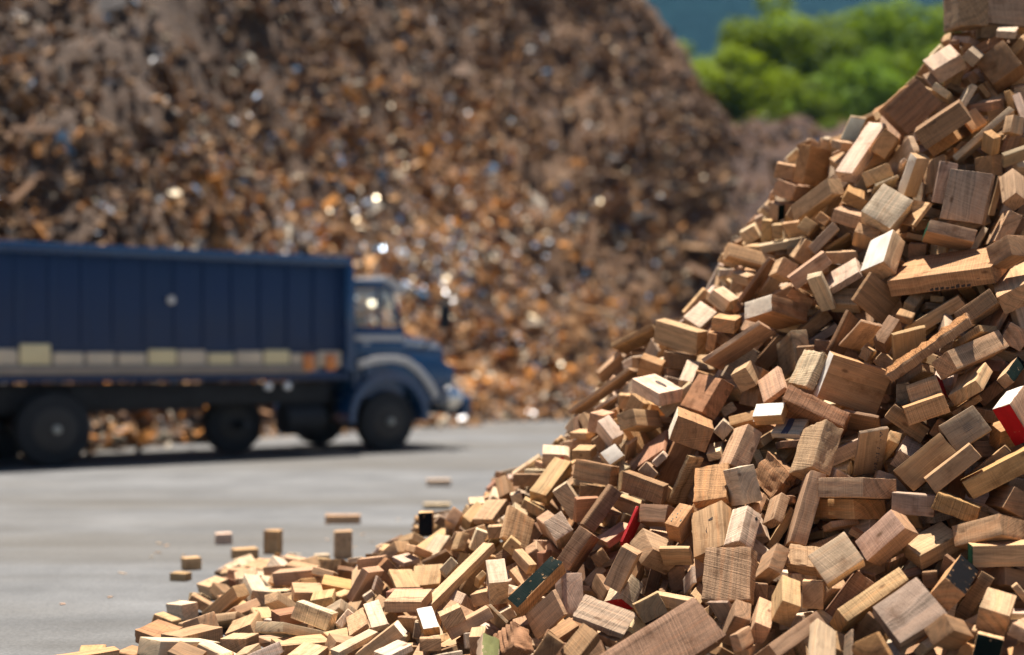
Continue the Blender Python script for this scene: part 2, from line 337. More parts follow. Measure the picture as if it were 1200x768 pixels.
OBJ = [
(2438,8008,3058,654,549,311,254,167,88,3),(2548,7863,3070,259,53,346,201,80,59,3),(2227,7950,2798,-450,-141,-214,247,193,154,2),
(2744,7985,3031,640,412,86,191,186,182,2),(2310,7623,2656,51,-182,-121,274,202,116,2),(2426,7908,2620,-119,-148,295,386,164,93,4),
(2511,7736,2692,163,-371,498,111,96,33,4),(2529,7632,2590,-45,-210,-102,387,176,35,1),(2521,7482,2533,63,376,243,109,84,52,4),
(2640,7485,2624,268,446,-348,92,75,70,0),(2622,7420,2454,-208,-100,-36,133,88,27,3),(2540,7577,2423,-428,-255,178,165,108,92,4),
(2351,7340,2230,-230,444,312,259,211,124,3),(2291,7535,2328,-559,23,657,216,192,94,3),(2320,7729,2383,-287,492,99,201,133,90,0),
(2148,7611,2379,385,543,-214,227,85,68,0),(2167,7864,2512,-465,-374,522,238,110,36,1),(2019,7844,2404,-95,-78,379,184,153,77,0),
(1970,8001,2559,148,-227,192,398,113,76,1),(2070,7874,2579,570,394,208,170,136,93,4),(2011,8374,2752,617,617,-163,242,95,19,1),
(1809,8566,2553,-389,-164,218,255,228,74,4),(1658,8628,2535,-677,-534,-3,215,113,87,0),(1696,8647,2421,123,41,345,374,123,95,0),
(1591,8542,2287,-8,405,213,100,88,50,0),(1718,8008,2290,206,457,392,378,96,90,0),(1897,7849,2289,212,-16,387,136,126,70,4),
(1850,7778,2172,110,75,-165,165,127,74,0),(1988,7545,2179,320,-210,190,197,180,151,1),(2138,7541,2168,-184,-256,417,269,145,19,0),
(2561,7265,2261,-36,-329,267,207,90,88,0),(2538,7462,2255,111,530,-18,206,179,30,0),(2529,7356,2055,489,415,264,431,173,72,0),
(2217,7182,1846,108,-67,-199,541,341,89,4),(2402,6890,1916,207,489,368,152,111,106,2),(2455,6924,1746,697,488,264,304,186,98,0),
(2254,6881,1630,-76,-177,-113,202,164,81,2),(1861,7266,1704,-420,44,229,229,176,24,2),(1853,7009,1516,-216,-296,-10,155,102,64,2),
(2120,7126,1610,141,762,-1,310,172,66,0),(2115,6930,1518,-262,522,-234,253,84,44,3),(2233,7267,2024,-51,85,-57,239,203,65,0),
(1916,7346,1925,12,-288,215,233,158,99,0),(2148,7534,1964,-352,-293,276,181,96,90,2),(1895,7606,2044,-703,-538,303,139,125,66,0),
(1387,7478,1642,-75,40,184,268,200,94,5),(1476,7734,1878,443,484,286,163,98,92,0),(1354,8111,1969,-588,-12,118,290,88,71,0),
(1469,8756,2166,-93,-143,386,238,99,87,1),(1507,8417,2156,-350,-333,290,200,126,58,0),(1602,8074,2135,-233,79,-207,106,100,22,0),
(1665,7950,2123,147,146,317,161,81,81,0),(1552,8199,2054,37,-54,-46,250,204,44,3),(1632,7940,1997,528,454,292,185,127,88,0),
(1698,7746,2050,-23,-237,-60,187,176,56,3),(1794,7812,2016,-154,-173,-53,156,129,20,0),(1573,7523,1866,16,-194,-48,233,192,77,0),
(1776,7667,1947,-719,-578,-53,184,166,62,0),(1725,7440,1824,674,503,284,231,212,37,3),(1597,7340,1745,615,310,-269,209,77,48,1),
(1745,7413,1703,281,-59,-146,149,108,74,3),(1560,7656,1728,-613,-491,99,180,138,56,4),(1367,7918,1833,-65,-276,-117,292,154,20,2),
(1183,7955,1729,-243,-732,-167,120,106,79,1),(1314,8047,1852,-279,264,-272,170,61,53,0),(1072,8093,1639,230,-153,173,145,134,36,1),
(1174,7782,1592,-712,-531,-6,269,126,73,4),(943,7974,1522,-188,-565,425,326,134,81,0),(941,8013,1390,-666,-594,21,190,172,85,2),
(764,7498,1232,-454,-756,-134,258,146,75,1),(968,7757,1306,135,-90,375,235,73,62,1),(1174,7343,1465,-91,-160,-130,353,259,24,0),
(1004,7326,1205,440,541,331,313,200,83,5),(888,7056,1046,-614,-565,68,268,183,129,4),(866,7287,914,26,601,-11,322,185,116,5),
(672,7478,1072,-102,-26,271,246,108,89,0),(522,7596,1006,-87,-622,205,142,102,76,1),(487,7762,1053,-361,-233,231,140,104,84,0),
(536,8227,1209,-67,-170,-132,444,164,21,0),(603,8700,1345,-224,-234,-10,194,103,31,0),(781,8771,1514,649,489,72,374,284,31,0),
(777,7932,1349,-311,132,-23,127,107,67,4),(675,7706,1132,523,424,-605,126,104,50,0),(886,7576,1182,-3,-213,-25,213,183,62,3),
(1215,7564,1369,41,626,-9,209,182,112,3),(1181,7163,1309,-477,-381,120,122,110,90,0),(1424,7794,1434,-6,-259,-40,202,187,81,2),
(1292,7048,1264,-394,499,-27,167,136,30,0),(1477,7469,1414,-421,-362,376,473,194,81,3),(1623,7533,1510,3,-168,-55,231,180,42,3),
(1461,7002,1345,90,-330,72,188,167,50,1),(1660,6920,1278,-401,59,84,308,228,76,4),(1470,6894,1129,-113,154,-79,316,218,80,5),
(1253,6898,1130,204,-75,-144,144,92,62,4),(1261,7220,1189,8,75,183,161,124,95,2),(1420,6640,964,-155,584,-3,241,203,102,0),
(1345,6880,1059,156,-34,-157,146,135,30,1),(1107,6918,950,-141,610,-8,226,150,92,0),(1056,7095,1048,-209,-186,387,175,78,67,1),
(1691,6854,1089,-181,94,-123,174,154,18,2),(1721,7029,1513,596,653,-197,313,108,15,0),(1685,7231,1516,118,570,-230,229,153,18,2),
(1940,6946,1456,454,426,-215,187,169,26,0),(1971,6725,1445,11,-195,-85,444,195,41,2),(2159,6693,1418,-120,-121,167,414,111,93,0),
(1951,6690,1241,203,819,-138,153,127,104,0),(1904,6542,1166,-4,-109,-81,190,147,86,4),(2128,6599,1282,-80,-192,260,203,156,58,0),
(2346,6679,1334,-132,-189,244,238,61,56,0),(2418,6852,1506,-628,-484,123,166,110,101,0),(2289,6418,1141,237,290,-112,195,178,92,0),
(2045,6437,1076,-63,-167,-60,180,164,137,3),(1893,6886,1230,-393,-295,295,168,101,57,3),(1870,6721,1099,38,186,-77,196,179,78,2),
(1661,6593,966,530,511,-156,328,134,15,3),(2281,6785,1236,-182,-149,339,177,120,55,2),(434,7320,811,-197,-485,514,266,104,65,2),
(648,6964,768,-376,189,-102,232,102,50,2),(517,7368,891,317,-94,172,94,80,64,1),(388,7611,898,-731,-567,-37,190,100,51,0),
(245,7848,858,-633,-611,-67,167,150,77,1),(210,7606,747,161,-132,294,288,104,71,0),(298,7381,664,-500,-464,262,191,179,87,1),
(372,7130,644,-389,-85,83,124,124,32,5),(438,7003,661,-22,-282,14,240,170,73,2),(315,6811,482,45,641,-121,201,197,77,2),
(238,7091,539,164,281,357,237,112,104,1),(582,7108,668,-418,194,-90,158,74,69,0),(501,7095,600,501,444,-474,87,69,64,0),
(501,6928,540,102,-115,185,167,76,41,0),(566,6800,570,-64,573,-187,201,178,13,0),(695,6785,650,-114,33,-221,167,89,88,2),
(792,6666,627,-290,-293,67,143,114,74,4),(846,6939,808,283,565,-231,262,92,22,0),(950,6764,797,-658,-487,-294,239,163,40,4),
(660,6587,505,-753,-173,221,162,155,98,0),(498,6406,456,58,604,-51,189,165,85,0),(734,7355,931,662,475,290,241,162,21,5),
(418,7404,710,-669,-638,39,180,132,60,2),(1075,6628,808,-404,-449,408,171,169,90,1),(1047,6450,623,26,-308,226,189,96,92,1),
(1254,6788,834,-52,-418,441,183,160,76,5),(926,6558,595,-350,519,41,237,171,84,0),(1221,6574,695,-32,-312,181,142,94,50,0),
(1339,6505,701,-71,-375,24,335,262,78,0),(1277,6721,602,55,636,-40,213,180,40,0),(1544,6368,817,399,843,-54,248,236,89,0),
(1547,6503,709,454,811,-48,246,201,89,4),(945,6191,451,-348,503,214,237,214,85,0),(1297,6271,509,251,-40,-142,153,109,76,0),
(1385,6061,538,338,-164,86,185,142,138,1),(114,6491,361,-244,-247,18,294,83,73,4),(267,6619,292,-409,-357,464,200,189,94,1),
(151,6336,256,-450,-481,588,259,127,17,0),(227,6149,223,169,-98,172,113,68,37,4),(395,6112,290,-170,-832,-233,234,153,28,3),
(514,6528,324,21,-276,215,138,120,86,1),(420,6629,324,-374,370,-127,131,80,41,2),(599,6197,312,-144,-76,465,166,117,92,0),
(594,5744,222,-244,745,401,501,219,105,2),(150,5916,191,-262,-193,435,142,114,79,2),(284,5897,209,-292,678,282,159,84,65,2),
(5,6046,187,-8,-361,347,121,115,103,5),(749,6470,502,-310,53,-139,141,96,21,0),(771,6653,377,-408,-345,342,155,113,81,2),
(422,6855,441,561,563,134,164,73,66,2),(61,6994,402,-141,-496,398,145,52,51,0),(677,6750,362,19,548,-43,211,162,56,2),
(-70,6693,349,-216,-466,236,159,144,88,1),(-261,6966,330,89,-143,242,511,62,44,0),(-493,6772,246,60,-20,-75,184,165,53,0),
(-641,6690,187,-508,-680,-203,190,78,33,1),(-580,6301,138,4,744,-28,220,175,68,0),(-705,6366,124,64,-67,227,225,61,29,1),
(-510,6135,137,36,-77,202,130,111,31,1),(-382,6461,205,-570,-697,-117,219,74,40,4),(-271,6433,234,554,628,122,152,101,67,0),
(-193,6444,203,-25,-143,32,213,154,53,0),(-126,6815,264,715,528,85,177,89,60,0),(-175,7184,310,-201,-260,-211,242,99,21,0),
(-548,7221,272,-505,-688,-69,202,127,28,0),(-434,7303,278,-621,-551,-220,157,150,29,0),(-750,7267,247,183,629,-114,192,131,47,0),
(-728,6691,158,569,641,290,177,97,19,0),(-147,6187,172,-371,-375,333,181,79,63,0),(-100,5934,163,-23,177,-440,207,81,61,3),
(-360,6264,143,627,660,-39,147,93,55,0),(-567,7610,321,-397,-813,-93,117,105,26,1),(-386,7505,334,-168,-124,-84,145,127,18,2),
(-507,8413,421,-382,-367,376,202,141,84,0),(-331,8131,471,413,511,191,280,89,74,0),(-220,8028,504,-173,-259,117,137,118,63,0),
(-118,7930,545,-318,680,75,166,154,37,0),(-35,8102,646,-94,325,-270,147,94,69,2),(94,7935,721,683,632,-16,209,157,66,2),
(110,7541,612,-599,-571,144,180,117,46,0),(27,7303,522,51,389,-372,189,174,29,0),(1874,6452,919,-74,-208,-50,262,180,128,2),
(1938,6258,919,-35,-207,-70,251,152,77,0),(2133,6236,897,-25,-149,-63,316,187,89,4),(2162,6459,918,127,720,-46,228,154,42,0),
(1781,6298,756,-9,18,-96,180,150,94,3),(1933,6178,755,17,101,-114,189,140,79,4),(2172,6221,776,456,489,270,225,103,94,2),
(2039,6075,649,371,789,-152,230,192,93,0),(1825,6182,586,143,-117,91,208,123,83,0),(1620,6155,621,-185,-187,-191,219,121,113,0),
(2046,5975,578,14,-15,-36,240,100,92,0),(1591,5692,372,282,-146,99,220,187,113,3),(1488,5929,386,-147,-171,34,330,185,65,0),
(1808,5806,486,-210,-173,294,363,101,97,4),(1929,5937,406,93,629,-88,218,143,59,2),(1926,5658,391,-697,-427,-81,165,117,103,0),
(1842,5504,279,-371,-225,328,129,99,96,0),(1695,5521,333,-253,5,235,144,107,80,2),(1992,5520,343,-731,-410,107,222,80,50,0),
(2095,6008,465,-97,49,136,144,105,78,2),(1788,6080,457,-428,-302,306,142,69,61,2),(1389,5496,268,-163,-53,366,120,118,110,4),
(1466,5831,272,-576,-483,543,179,107,17,2),(1702,6288,496,531,507,-24,137,104,13,0),(1147,5954,383,-183,-344,258,161,128,80,0),
(1052,6003,293,-253,-266,320,301,86,70,0),(1289,6081,392,-415,-288,336,147,116,88,0),(1151,6297,487,335,533,202,188,124,65,0),
(949,6024,276,-461,-135,639,167,108,73,2),(1121,5753,260,-118,-162,108,268,172,64,0),(1211,5553,264,-49,243,-482,318,95,48,3),
(932,5761,262,-492,-323,255,239,70,36,0),(802,6429,392,-446,-305,510,169,79,14,1),(915,6134,307,692,294,-301,126,103,15,3),
(1446,6103,374,-61,-275,-35,228,146,87,2),(2618,8222,3425,404,304,370,509,237,158,3),(2831,8121,3407,472,60,39,273,221,41,3),
(2788,8012,3237,109,-73,348,166,105,39,1),(-803,15556,39,0,0,30,260,120,70,1),(-696,13183,29,0,0,0,250,110,50,1),(-1429,12028,39,0,0,15,290,120,70,0),
(-1180,9929,99,-318,-389,-318,190,120,100,0),(-1712,10189,86,-406,-332,-406,165,110,100,0),(-2171,10703,44,0,0,90,120,100,80,1),
(-2123,9409,44,0,0,150,110,90,80,0),(-2081,8940,29,0,0,-90,110,80,50,0),(-1865,9929,39,0,0,120,170,130,70,0),(-1259,9409,54,0,0,60,100,100,100,1),
(-1688,9409,34,0,0,60,200,130,60,0),(-1492,9563,29,0,0,-120,200,120,50,4),(-1080,7000,133,37,-13,169,181,104,58,5),
(-1525,6776,56,4,-10,282,260,146,95,0),(-865,7048,128,-261,-83,-213,146,105,62,3),(-1318,7005,67,-76,-100,477,299,136,70,0),
(-1440,7244,66,-148,-22,-127,165,120,48,0),(-1001,6700,102,-70,69,312,459,162,48,1),(-741,6508,76,-132,89,-765,209,91,71,0),
(-1268,6632,57,739,571,16,142,128,98,0),(-1138,7253,118,-189,90,322,306,80,54,0),(-746,7626,286,-57,16,898,144,112,95,0),
(-1526,6524,70,-22,44,253,336,162,79,1),(-1536,7033,76,-873,281,-169,122,112,94,0),(-1704,6862,65,70,34,-154,161,156,67,5),
(-1192,7869,196,-66,-42,846,243,92,73,0),(-1340,6452,57,124,-17,810,175,83,55,1),(-973,6521,66,-50,77,-731,269,98,90,0),
(-390,7726,364,-260,662,102,141,127,76,1),(-1403,7754,138,-30,46,-382,442,87,83,1),(-1904,6307,53,7,-17,150,303,102,78,4),
(-1750,7554,58,-42,-6,674,186,92,85,1),(-1735,8280,63,372,825,108,149,134,86,0),(-632,7449,261,-343,-58,-814,175,103,96,5),
(-935,6337,60,71,-58,329,229,128,40,0),(-904,7544,188,-102,163,-919,217,101,49,4),(-1508,7492,109,-43,-188,-143,255,101,70,0),
(-269,6952,222,-164,129,-214,188,115,56,1),(-1120,6308,75,157,-106,-798,195,100,55,1),(-955,6881,156,-23,90,-68,190,97,86,1),
(-648,7793,325,-95,-164,-202,180,106,67,0),(-987,7984,224,-51,-79,-511,220,119,68,2),(-1064,7396,188,-864,-105,41,153,137,44,0),
(-272,7468,434,266,-275,-329,215,92,40,0),(-1445,6324,70,118,72,-98,139,98,67,2),(-962,7253,176,76,-6,-467,143,115,42,0),
(2005,6415,796,15,-360,138,145,100,30,5),(2586,7793,2779,-25,-87,635,178,87,49,2),(665,7643,992,198,270,-145,196,99,44,4),
(1749,6641,982,164,-338,-284,222,58,55,0),(2382,7003,1623,8,-200,229,324,132,36,4),(2271,6536,1051,-35,720,-405,128,116,73,4),
(2324,6831,1338,-358,-746,204,117,105,61,5),(2432,7995,2873,169,120,331,333,100,40,1),(1596,7494,1584,31,-214,-12,177,75,71,2),
(2711,8141,3154,-33,218,680,230,87,81,5),(2038,7242,1656,-373,-44,507,148,108,62,0),(1578,6759,950,142,595,-608,196,71,43,3),
(1962,6973,1295,-129,-94,-328,247,74,42,0),(63,6975,316,209,147,-245,152,87,39,0),(1184,7075,1090,-191,-60,-77,190,87,54,4),
(1007,7023,941,143,-7,-553,142,71,44,1),(1971,6256,548,249,237,-637,423,105,82,0),(2179,6566,971,-677,-67,27,102,92,35,2),
(2244,6863,1503,-148,101,616,159,127,37,0),(1845,6640,950,32,256,-551,151,93,93,1),(1322,6995,951,147,-61,285,186,138,49,0),
(2777,8220,3279,-626,700,69,164,163,78,3),(1402,6230,372,-177,-242,-284,114,96,61,0),(1016,5940,199,-9,-38,318,335,67,62,0),
(716,6318,320,49,-13,826,184,90,50,0),(1488,6440,646,-115,-50,120,146,76,30,0),
]
FILL = [
(2664,7581,2553,309,559,-177,116,98,28,2),(2126,7757,2444,540,470,160,225,35,24,1),(2048,7848,2333,594,554,40,275,134,15,1),
(1923,8714,2715,-316,-307,276,198,74,44,3),(2298,7151,1725,740,424,-78,184,65,16,4),(2028,7512,1864,-265,-224,324,186,127,68,2),
(1537,8231,2135,-370,-341,284,197,86,53,0),(1745,7878,2156,157,135,289,166,73,55,4),(1436,7890,1801,553,652,-189,177,76,18,3),
(1386,8195,1848,-329,-323,298,181,125,103,4),(1335,8737,1999,-628,-517,85,219,116,55,0),(1325,8328,1834,-318,-292,318,203,88,74,3),
(1090,8451,1733,548,485,247,200,190,38,0),(1043,7802,1260,-299,-260,350,184,131,101,4),(821,8302,1437,-529,-445,451,175,92,19,1),
(651,8121,1201,-378,-360,489,268,88,15,1),(627,7931,1162,-358,-333,339,187,78,64,0),(1086,7735,1494,-327,-301,328,179,98,47,4),
(528,8111,1119,-206,-64,488,227,152,15,1),(1482,7166,1419,-405,-333,292,175,87,86,2),(1604,7316,1459,-725,-570,-6,176,94,70,2),
(1996,6660,1074,-256,-191,343,160,82,46,4),(2129,6663,1178,629,466,154,162,150,31,4),(1858,7105,1384,-572,-450,167,169,81,72,0),
(539,7257,757,-379,-323,476,197,102,13,0),(524,7912,939,-167,-105,426,207,124,88,0),(458,7774,849,543,548,185,190,69,59,1),
(268,8028,806,-275,-240,410,195,99,70,3),(197,7290,540,4,314,226,111,108,80,0),(691,7130,829,-593,-468,218,177,84,63,0),
(743,7136,895,-189,-161,407,174,75,37,1),(624,7490,920,427,535,20,176,71,16,0),(749,7040,717,-224,-185,420,168,116,44,0),
(130,7716,588,-618,-581,113,179,90,60,0),(-155,6932,322,435,546,124,175,50,28,0),(-682,7243,237,350,426,209,175,72,14,1),
(-719,7133,211,510,597,150,170,55,31,1),(-806,6860,134,426,546,170,182,93,42,1),(-71,6542,203,-581,-541,392,149,114,15,3),
(-24,6614,211,546,594,114,161,73,53,1),(-195,6279,153,-403,297,-400,156,68,31,1),(-318,7203,335,465,536,147,180,86,53,1),
(-435,6566,148,-351,-321,418,156,75,37,3),(-477,6691,148,612,393,-300,103,99,17,0),(26,7929,625,612,625,76,188,62,56,1),
(108,7429,469,-499,-516,527,183,75,17,2),(-178,7484,444,-288,-273,432,182,112,61,1),(-101,7629,424,534,468,121,151,122,16,1),
(0,7133,462,-225,-195,439,171,69,68,0),(-86,7474,490,655,645,3,173,76,64,0),(-208,8436,545,-632,-679,-40,193,95,28,1),
(1799,6386,672,707,301,-330,82,74,18,4),(2087,5825,436,-591,-406,230,140,92,29,0),(1864,6098,479,619,377,-571,162,61,18,2),
(1533,6207,414,622,386,-408,138,111,20,2),(1787,5595,248,-338,-193,346,134,66,54,4),(1090,6243,363,-406,-289,350,156,102,66,2),
(1352,5719,235,-425,-271,447,158,122,9,3),(-1456,7688,51,16,67,153,136,118,55,0),(80,6692,322,-50,-204,62,186,90,67,4),
(-1015,7712,231,104,125,862,125,78,43,0),(-495,7038,106,-272,78,-511,215,115,63,0),(-1536,8242,123,583,716,135,142,128,75,0),
(-1626,7263,39,-36,15,466,238,101,40,0),(-131,7969,420,28,-81,346,273,126,97,0),(-779,7396,146,170,-176,460,345,118,67,0),
(-129,6632,118,-117,68,-523,201,127,81,1),(14,7091,209,26,321,99,246,111,71,1),(-1566,7874,45,42,75,-253,147,77,42,4),
(-1196,8108,193,61,26,-124,178,86,60,0),(-1180,7392,98,86,-158,152,214,96,48,0),(-740,8017,84,112,-40,-537,128,119,91,0),
(-682,7081,127,171,-189,186,175,84,64,0),(-1325,8375,122,194,66,668,322,97,75,1),(-1118,6790,46,27,58,298,209,106,41,0),
(-46,7411,286,332,472,97,152,137,56,0),(-559,7879,205,-189,-464,494,245,160,63,1),(-1939,6568,32,-8,8,544,274,118,46,4),
(-1315,8805,57,-51,37,-485,205,116,43,4),(-278,6323,89,51,-114,-505,145,79,54,2),(-524,6852,127,59,223,28,207,111,63,0),
(90,6532,170,-276,-76,-63,147,102,59,0),(-24,8170,267,-116,-219,864,190,156,48,2),(-982,7473,122,67,-4,559,186,141,64,0),
(-265,7434,259,513,-62,-703,235,114,95,0),(-788,7626,79,-26,-38,-452,199,147,44,0),(-1588,8600,68,44,23,873,241,136,97,0),
(87,6838,228,-124,2,-863,212,151,97,1),(-281,6527,62,139,12,301,182,79,59,0),(-252,6723,135,-70,315,362,223,139,77,0),
(-833,7778,174,-12,-432,-23,159,153,69,0),(-122,8776,313,-176,235,509,171,110,46,0),(-331,7645,204,170,298,-437,174,80,67,0),
(-1109,7086,57,-37,34,-24,250,112,66,1),(1,6320,113,-176,60,-176,154,116,54,0),(-1714,8772,57,19,-33,20,146,120,83,0),
(-1273,7258,81,47,-15,583,186,98,47,0),(-523,7181,156,188,366,758,215,95,56,0),(-65,7310,164,-84,37,421,195,144,61,0),
(-1171,7836,60,3,57,-870,213,132,91,4),(-1637,8070,66,-45,113,-268,161,94,62,2),(-503,6492,61,-6,9,115,157,93,63,0),
(-1755,7984,50,-100,-63,-513,137,78,44,3),(177,7611,319,126,339,508,192,150,72,1),(-955,7239,113,-59,-86,-25,140,101,41,0),
(-1766,7263,57,-110,62,-482,162,106,54,0),(-393,7272,188,25,-151,-275,222,112,52,0),(-1741,6544,39,-60,-82,682,170,84,41,4),
(173,7549,185,760,-43,-48,130,117,55,0),(-1459,9115,82,-2,-153,-645,192,92,57,0),(-425,8070,301,-198,722,275,149,134,41,4),
(-297,6050,115,-98,44,637,199,100,50,1),(-1200,6448,52,-55,-97,389,146,80,55,0),(-181,7731,210,62,-98,16,211,102,63,3),
(-183,8275,305,-115,-334,-261,415,78,41,0),(-555,8113,136,586,-72,576,249,102,78,1),(-19,6904,136,3,36,445,139,105,55,5),
(19,7702,478,-151,272,-18,169,97,94,1),(-150,7888,237,-426,29,761,189,140,53,0),(135,7778,149,-34,329,-709,119,78,60,0),
(139,6164,121,146,-69,-752,137,102,47,3),(-1354,8046,66,19,-29,-239,279,93,56,1),(78,6670,126,-359,197,817,166,159,62,3),
(-1058,8160,100,363,49,817,205,84,43,1),(-1107,7692,161,-278,859,-169,115,114,75,4),(-1357,8218,172,-60,-32,-150,125,104,51,0),
(-569,7726,243,-74,460,595,168,113,80,0),(-1760,7062,34,-1,46,-764,192,118,42,0),(-1192,7554,114,-151,70,531,133,118,43,0),
(-1699,7754,65,-147,96,-425,151,126,54,0),(-20,7277,376,21,-268,-559,131,103,52,2),(-752,6355,54,-82,38,-230,111,100,42,4),
(-146,6102,97,-72,-54,858,159,107,43,2),(168,7124,360,-398,165,-785,250,87,74,0),(-1295,6316,46,100,39,-909,118,110,52,0),
(-19,6451,120,-86,302,618,176,88,84,3),(-784,6683,67,-55,141,-683,216,102,89,0),(-501,8810,165,91,-95,-564,214,85,57,1),
(-77,8194,164,140,-106,819,284,133,55,0),(-1702,8447,60,-8,163,685,153,126,40,5),(-562,8313,316,-184,6,-300,175,156,49,0),
(-939,7196,72,-31,-91,-94,199,103,54,1),(-578,6672,101,59,-18,906,188,93,40,1),(-1551,8843,103,83,-25,-228,220,131,43,0),
(160,7010,334,-580,155,577,235,91,39,5),(-594,7377,96,-105,265,121,148,93,91,0),(-228,7277,234,-124,-252,-619,156,95,49,0),
(160,7482,501,0,25,733,283,87,73,0),(-1429,7430,69,-147,-118,340,226,139,49,0),(-1194,8461,122,326,-203,616,180,139,41,0),
(-1431,8361,72,-4,87,-285,283,83,59,1),(-82,7115,252,189,303,261,220,116,51,2),(-228,8494,452,213,2,614,129,103,78,0),
(-398,8662,354,145,-268,-602,182,95,64,0),(-535,6284,64,-93,-32,932,142,85,41,4),(-77,8480,562,184,51,465,161,114,54,1),
(-1153,8027,76,43,-147,749,158,135,75,4),(-454,7974,359,91,67,-634,329,79,44,0),(-936,7984,74,-20,80,-171,158,156,83,0),
(-30,7554,407,-168,-181,350,139,138,57,3),(102,7372,133,-276,-11,-118,139,109,78,0),(-118,8772,474,131,200,-403,209,102,78,4),
(-296,6952,118,-120,107,736,124,102,60,1),(-1343,8571,76,-87,166,-458,175,143,50,3),(-41,8151,525,-53,223,-531,169,106,58,0),
(-529,7014,231,56,932,-25,162,145,54,5),(-1489,8108,124,-34,-42,185,112,80,69,1),(-677,6871,123,156,-148,595,130,83,62,0),
(-217,7712,435,-448,79,-242,180,80,65,0),(-955,7673,60,92,-120,234,127,91,43,4),(-642,8318,97,-4,-108,42,157,78,40,0),
(-1736,9249,63,34,-140,580,129,123,51,1),(-503,7635,363,-145,-42,-716,124,95,40,0),(-390,6747,79,-656,361,200,142,128,39,1),
(1793,5826,362,-49,-406,-72,100,58,38,1),(2522,8067,2915,-164,-36,-915,132,85,33,2),(2401,8116,2982,270,125,-373,133,58,19,0),
(1230,6996,993,-227,736,-100,151,151,39,0),(666,8882,1309,14,-127,-60,158,107,69,2),(-535,9795,301,-880,47,91,76,73,29,3),
(1104,7330,1132,98,-148,-451,164,77,51,1),(365,8326,1015,-419,-17,-362,120,61,38,1),(892,7866,1273,60,60,514,120,104,37,3),
(873,5891,174,-28,149,98,99,96,45,2),(1344,6851,985,-43,6,462,174,126,35,2),(2634,7939,2881,-557,-410,239,92,86,30,4),
(320,7739,764,-154,-179,-13,167,79,49,0),(169,8038,797,-252,-816,5,67,61,32,0),(1188,7827,1508,42,131,-324,190,106,72,3),
(95,8359,763,-252,-128,-165,200,50,33,1),(2753,7660,2728,428,19,544,198,100,44,3),(1506,6624,856,714,-441,-173,129,116,50,1),
(1402,6474,542,-159,123,872,216,103,42,0),(1542,6316,616,-857,150,231,87,78,28,4),(2316,6905,1379,-218,62,-450,142,135,39,0),
(2241,7454,1959,72,-358,186,106,106,33,0),(1763,7047,1421,-284,-189,309,151,59,49,0),(2861,8068,3157,58,-235,-256,157,69,51,0),
(818,6712,518,-93,-224,268,178,82,62,0),(1160,6692,593,362,80,520,128,73,62,1),(2706,7529,2389,-83,853,-266,134,122,46,1),
(1793,8055,2236,-289,90,588,212,94,32,0),(1734,8729,2641,-67,356,563,92,56,24,1),(1768,7940,2043,65,186,-315,111,104,85,4),
(1154,7370,1236,-98,-143,641,208,107,82,0),(2067,8144,2519,7,-106,-255,326,120,62,4),(1961,7091,1608,33,130,-580,120,81,40,2),
(1539,8248,1979,-81,128,-191,128,95,46,4),(2088,6785,1184,-2,-88,18,225,75,28,0),(2064,7035,1396,-30,125,-224,114,87,58,0),
(387,6797,344,-137,-235,114,125,93,47,3),(1588,8851,2298,77,-155,-95,168,50,29,3),(1797,8734,2715,-163,-16,836,87,83,23,4),
(2533,7095,1634,-468,22,783,221,111,75,0),(722,6876,546,72,36,-488,216,110,61,0),(1701,8830,2370,-101,34,-193,103,98,36,1),
(2553,8199,3196,-1,-42,-570,174,56,28,5),(1565,6775,868,-61,-191,752,94,87,58,1),(2423,6743,1275,166,-290,37,211,110,46,0),
(435,6092,205,-759,-396,-35,119,107,41,4),(434,8134,1024,349,-37,636,126,59,54,0),(365,6144,150,1,413,16,169,62,33,0),
(2085,7706,2089,77,-228,232,344,81,50,0),(1785,5709,225,258,106,-652,143,61,45,0),(2181,7590,2033,-78,-14,-887,207,101,31,4),
(562,7382,829,34,-221,588,111,73,47,3),(956,7085,894,230,-238,872,94,89,40,2),(456,7097,544,79,60,549,231,110,35,0),
(2003,5728,311,789,-204,5,121,115,45,1),(2208,7586,2115,-93,-35,877,125,81,50,2),(-403,6401,75,189,165,-585,110,61,37,0),
(2279,6699,1123,61,-25,749,244,77,59,0),(880,8382,1425,-481,-155,551,311,114,46,0),(2647,7415,2081,388,117,-733,297,120,39,0),
(1152,6552,492,431,625,507,124,83,71,1),(1780,6578,812,419,44,-105,210,76,71,3),(360,8005,915,70,-80,-864,166,99,47,0),
(1970,7988,2383,-269,-266,-225,107,85,44,1),(2240,7276,1736,-85,-157,-549,151,88,57,2),(1956,5478,260,-27,-168,375,79,77,35,4),
(2749,7779,2786,-233,390,-575,163,128,36,4),(-792,8407,255,-93,-206,-120,68,62,20,1),(397,7967,975,18,-23,341,146,101,39,0),
(886,7066,726,156,-204,623,123,89,64,4),(2498,7870,2821,474,-12,-813,186,116,38,1),(718,8860,1384,-864,28,-145,100,90,31,4),
(1129,6650,702,-277,-196,635,136,106,28,0),(1954,8288,2638,-40,118,-817,159,103,48,0),(1639,5750,203,188,53,-905,122,117,32,2),
(2398,8310,3060,-150,121,-490,214,58,47,2),(1295,8880,1896,425,19,-628,124,42,30,0),(2607,8092,2988,218,-155,-400,85,62,62,0),
(2209,6934,1338,-20,-37,-397,107,79,34,0),(2603,8018,2848,8,-180,147,147,54,40,3),(1820,7601,1788,-278,34,191,187,69,42,0),
(2385,8196,2988,50,137,-121,134,79,36,2),(2422,6852,1412,91,64,-171,182,94,51,0),(1980,6507,803,-524,-310,-649,148,78,37,2),
(2068,6796,1290,64,-206,290,132,96,50,1),(1554,8722,2305,-200,88,-469,80,58,33,3),(2084,8329,2804,-126,126,801,76,69,24,0),
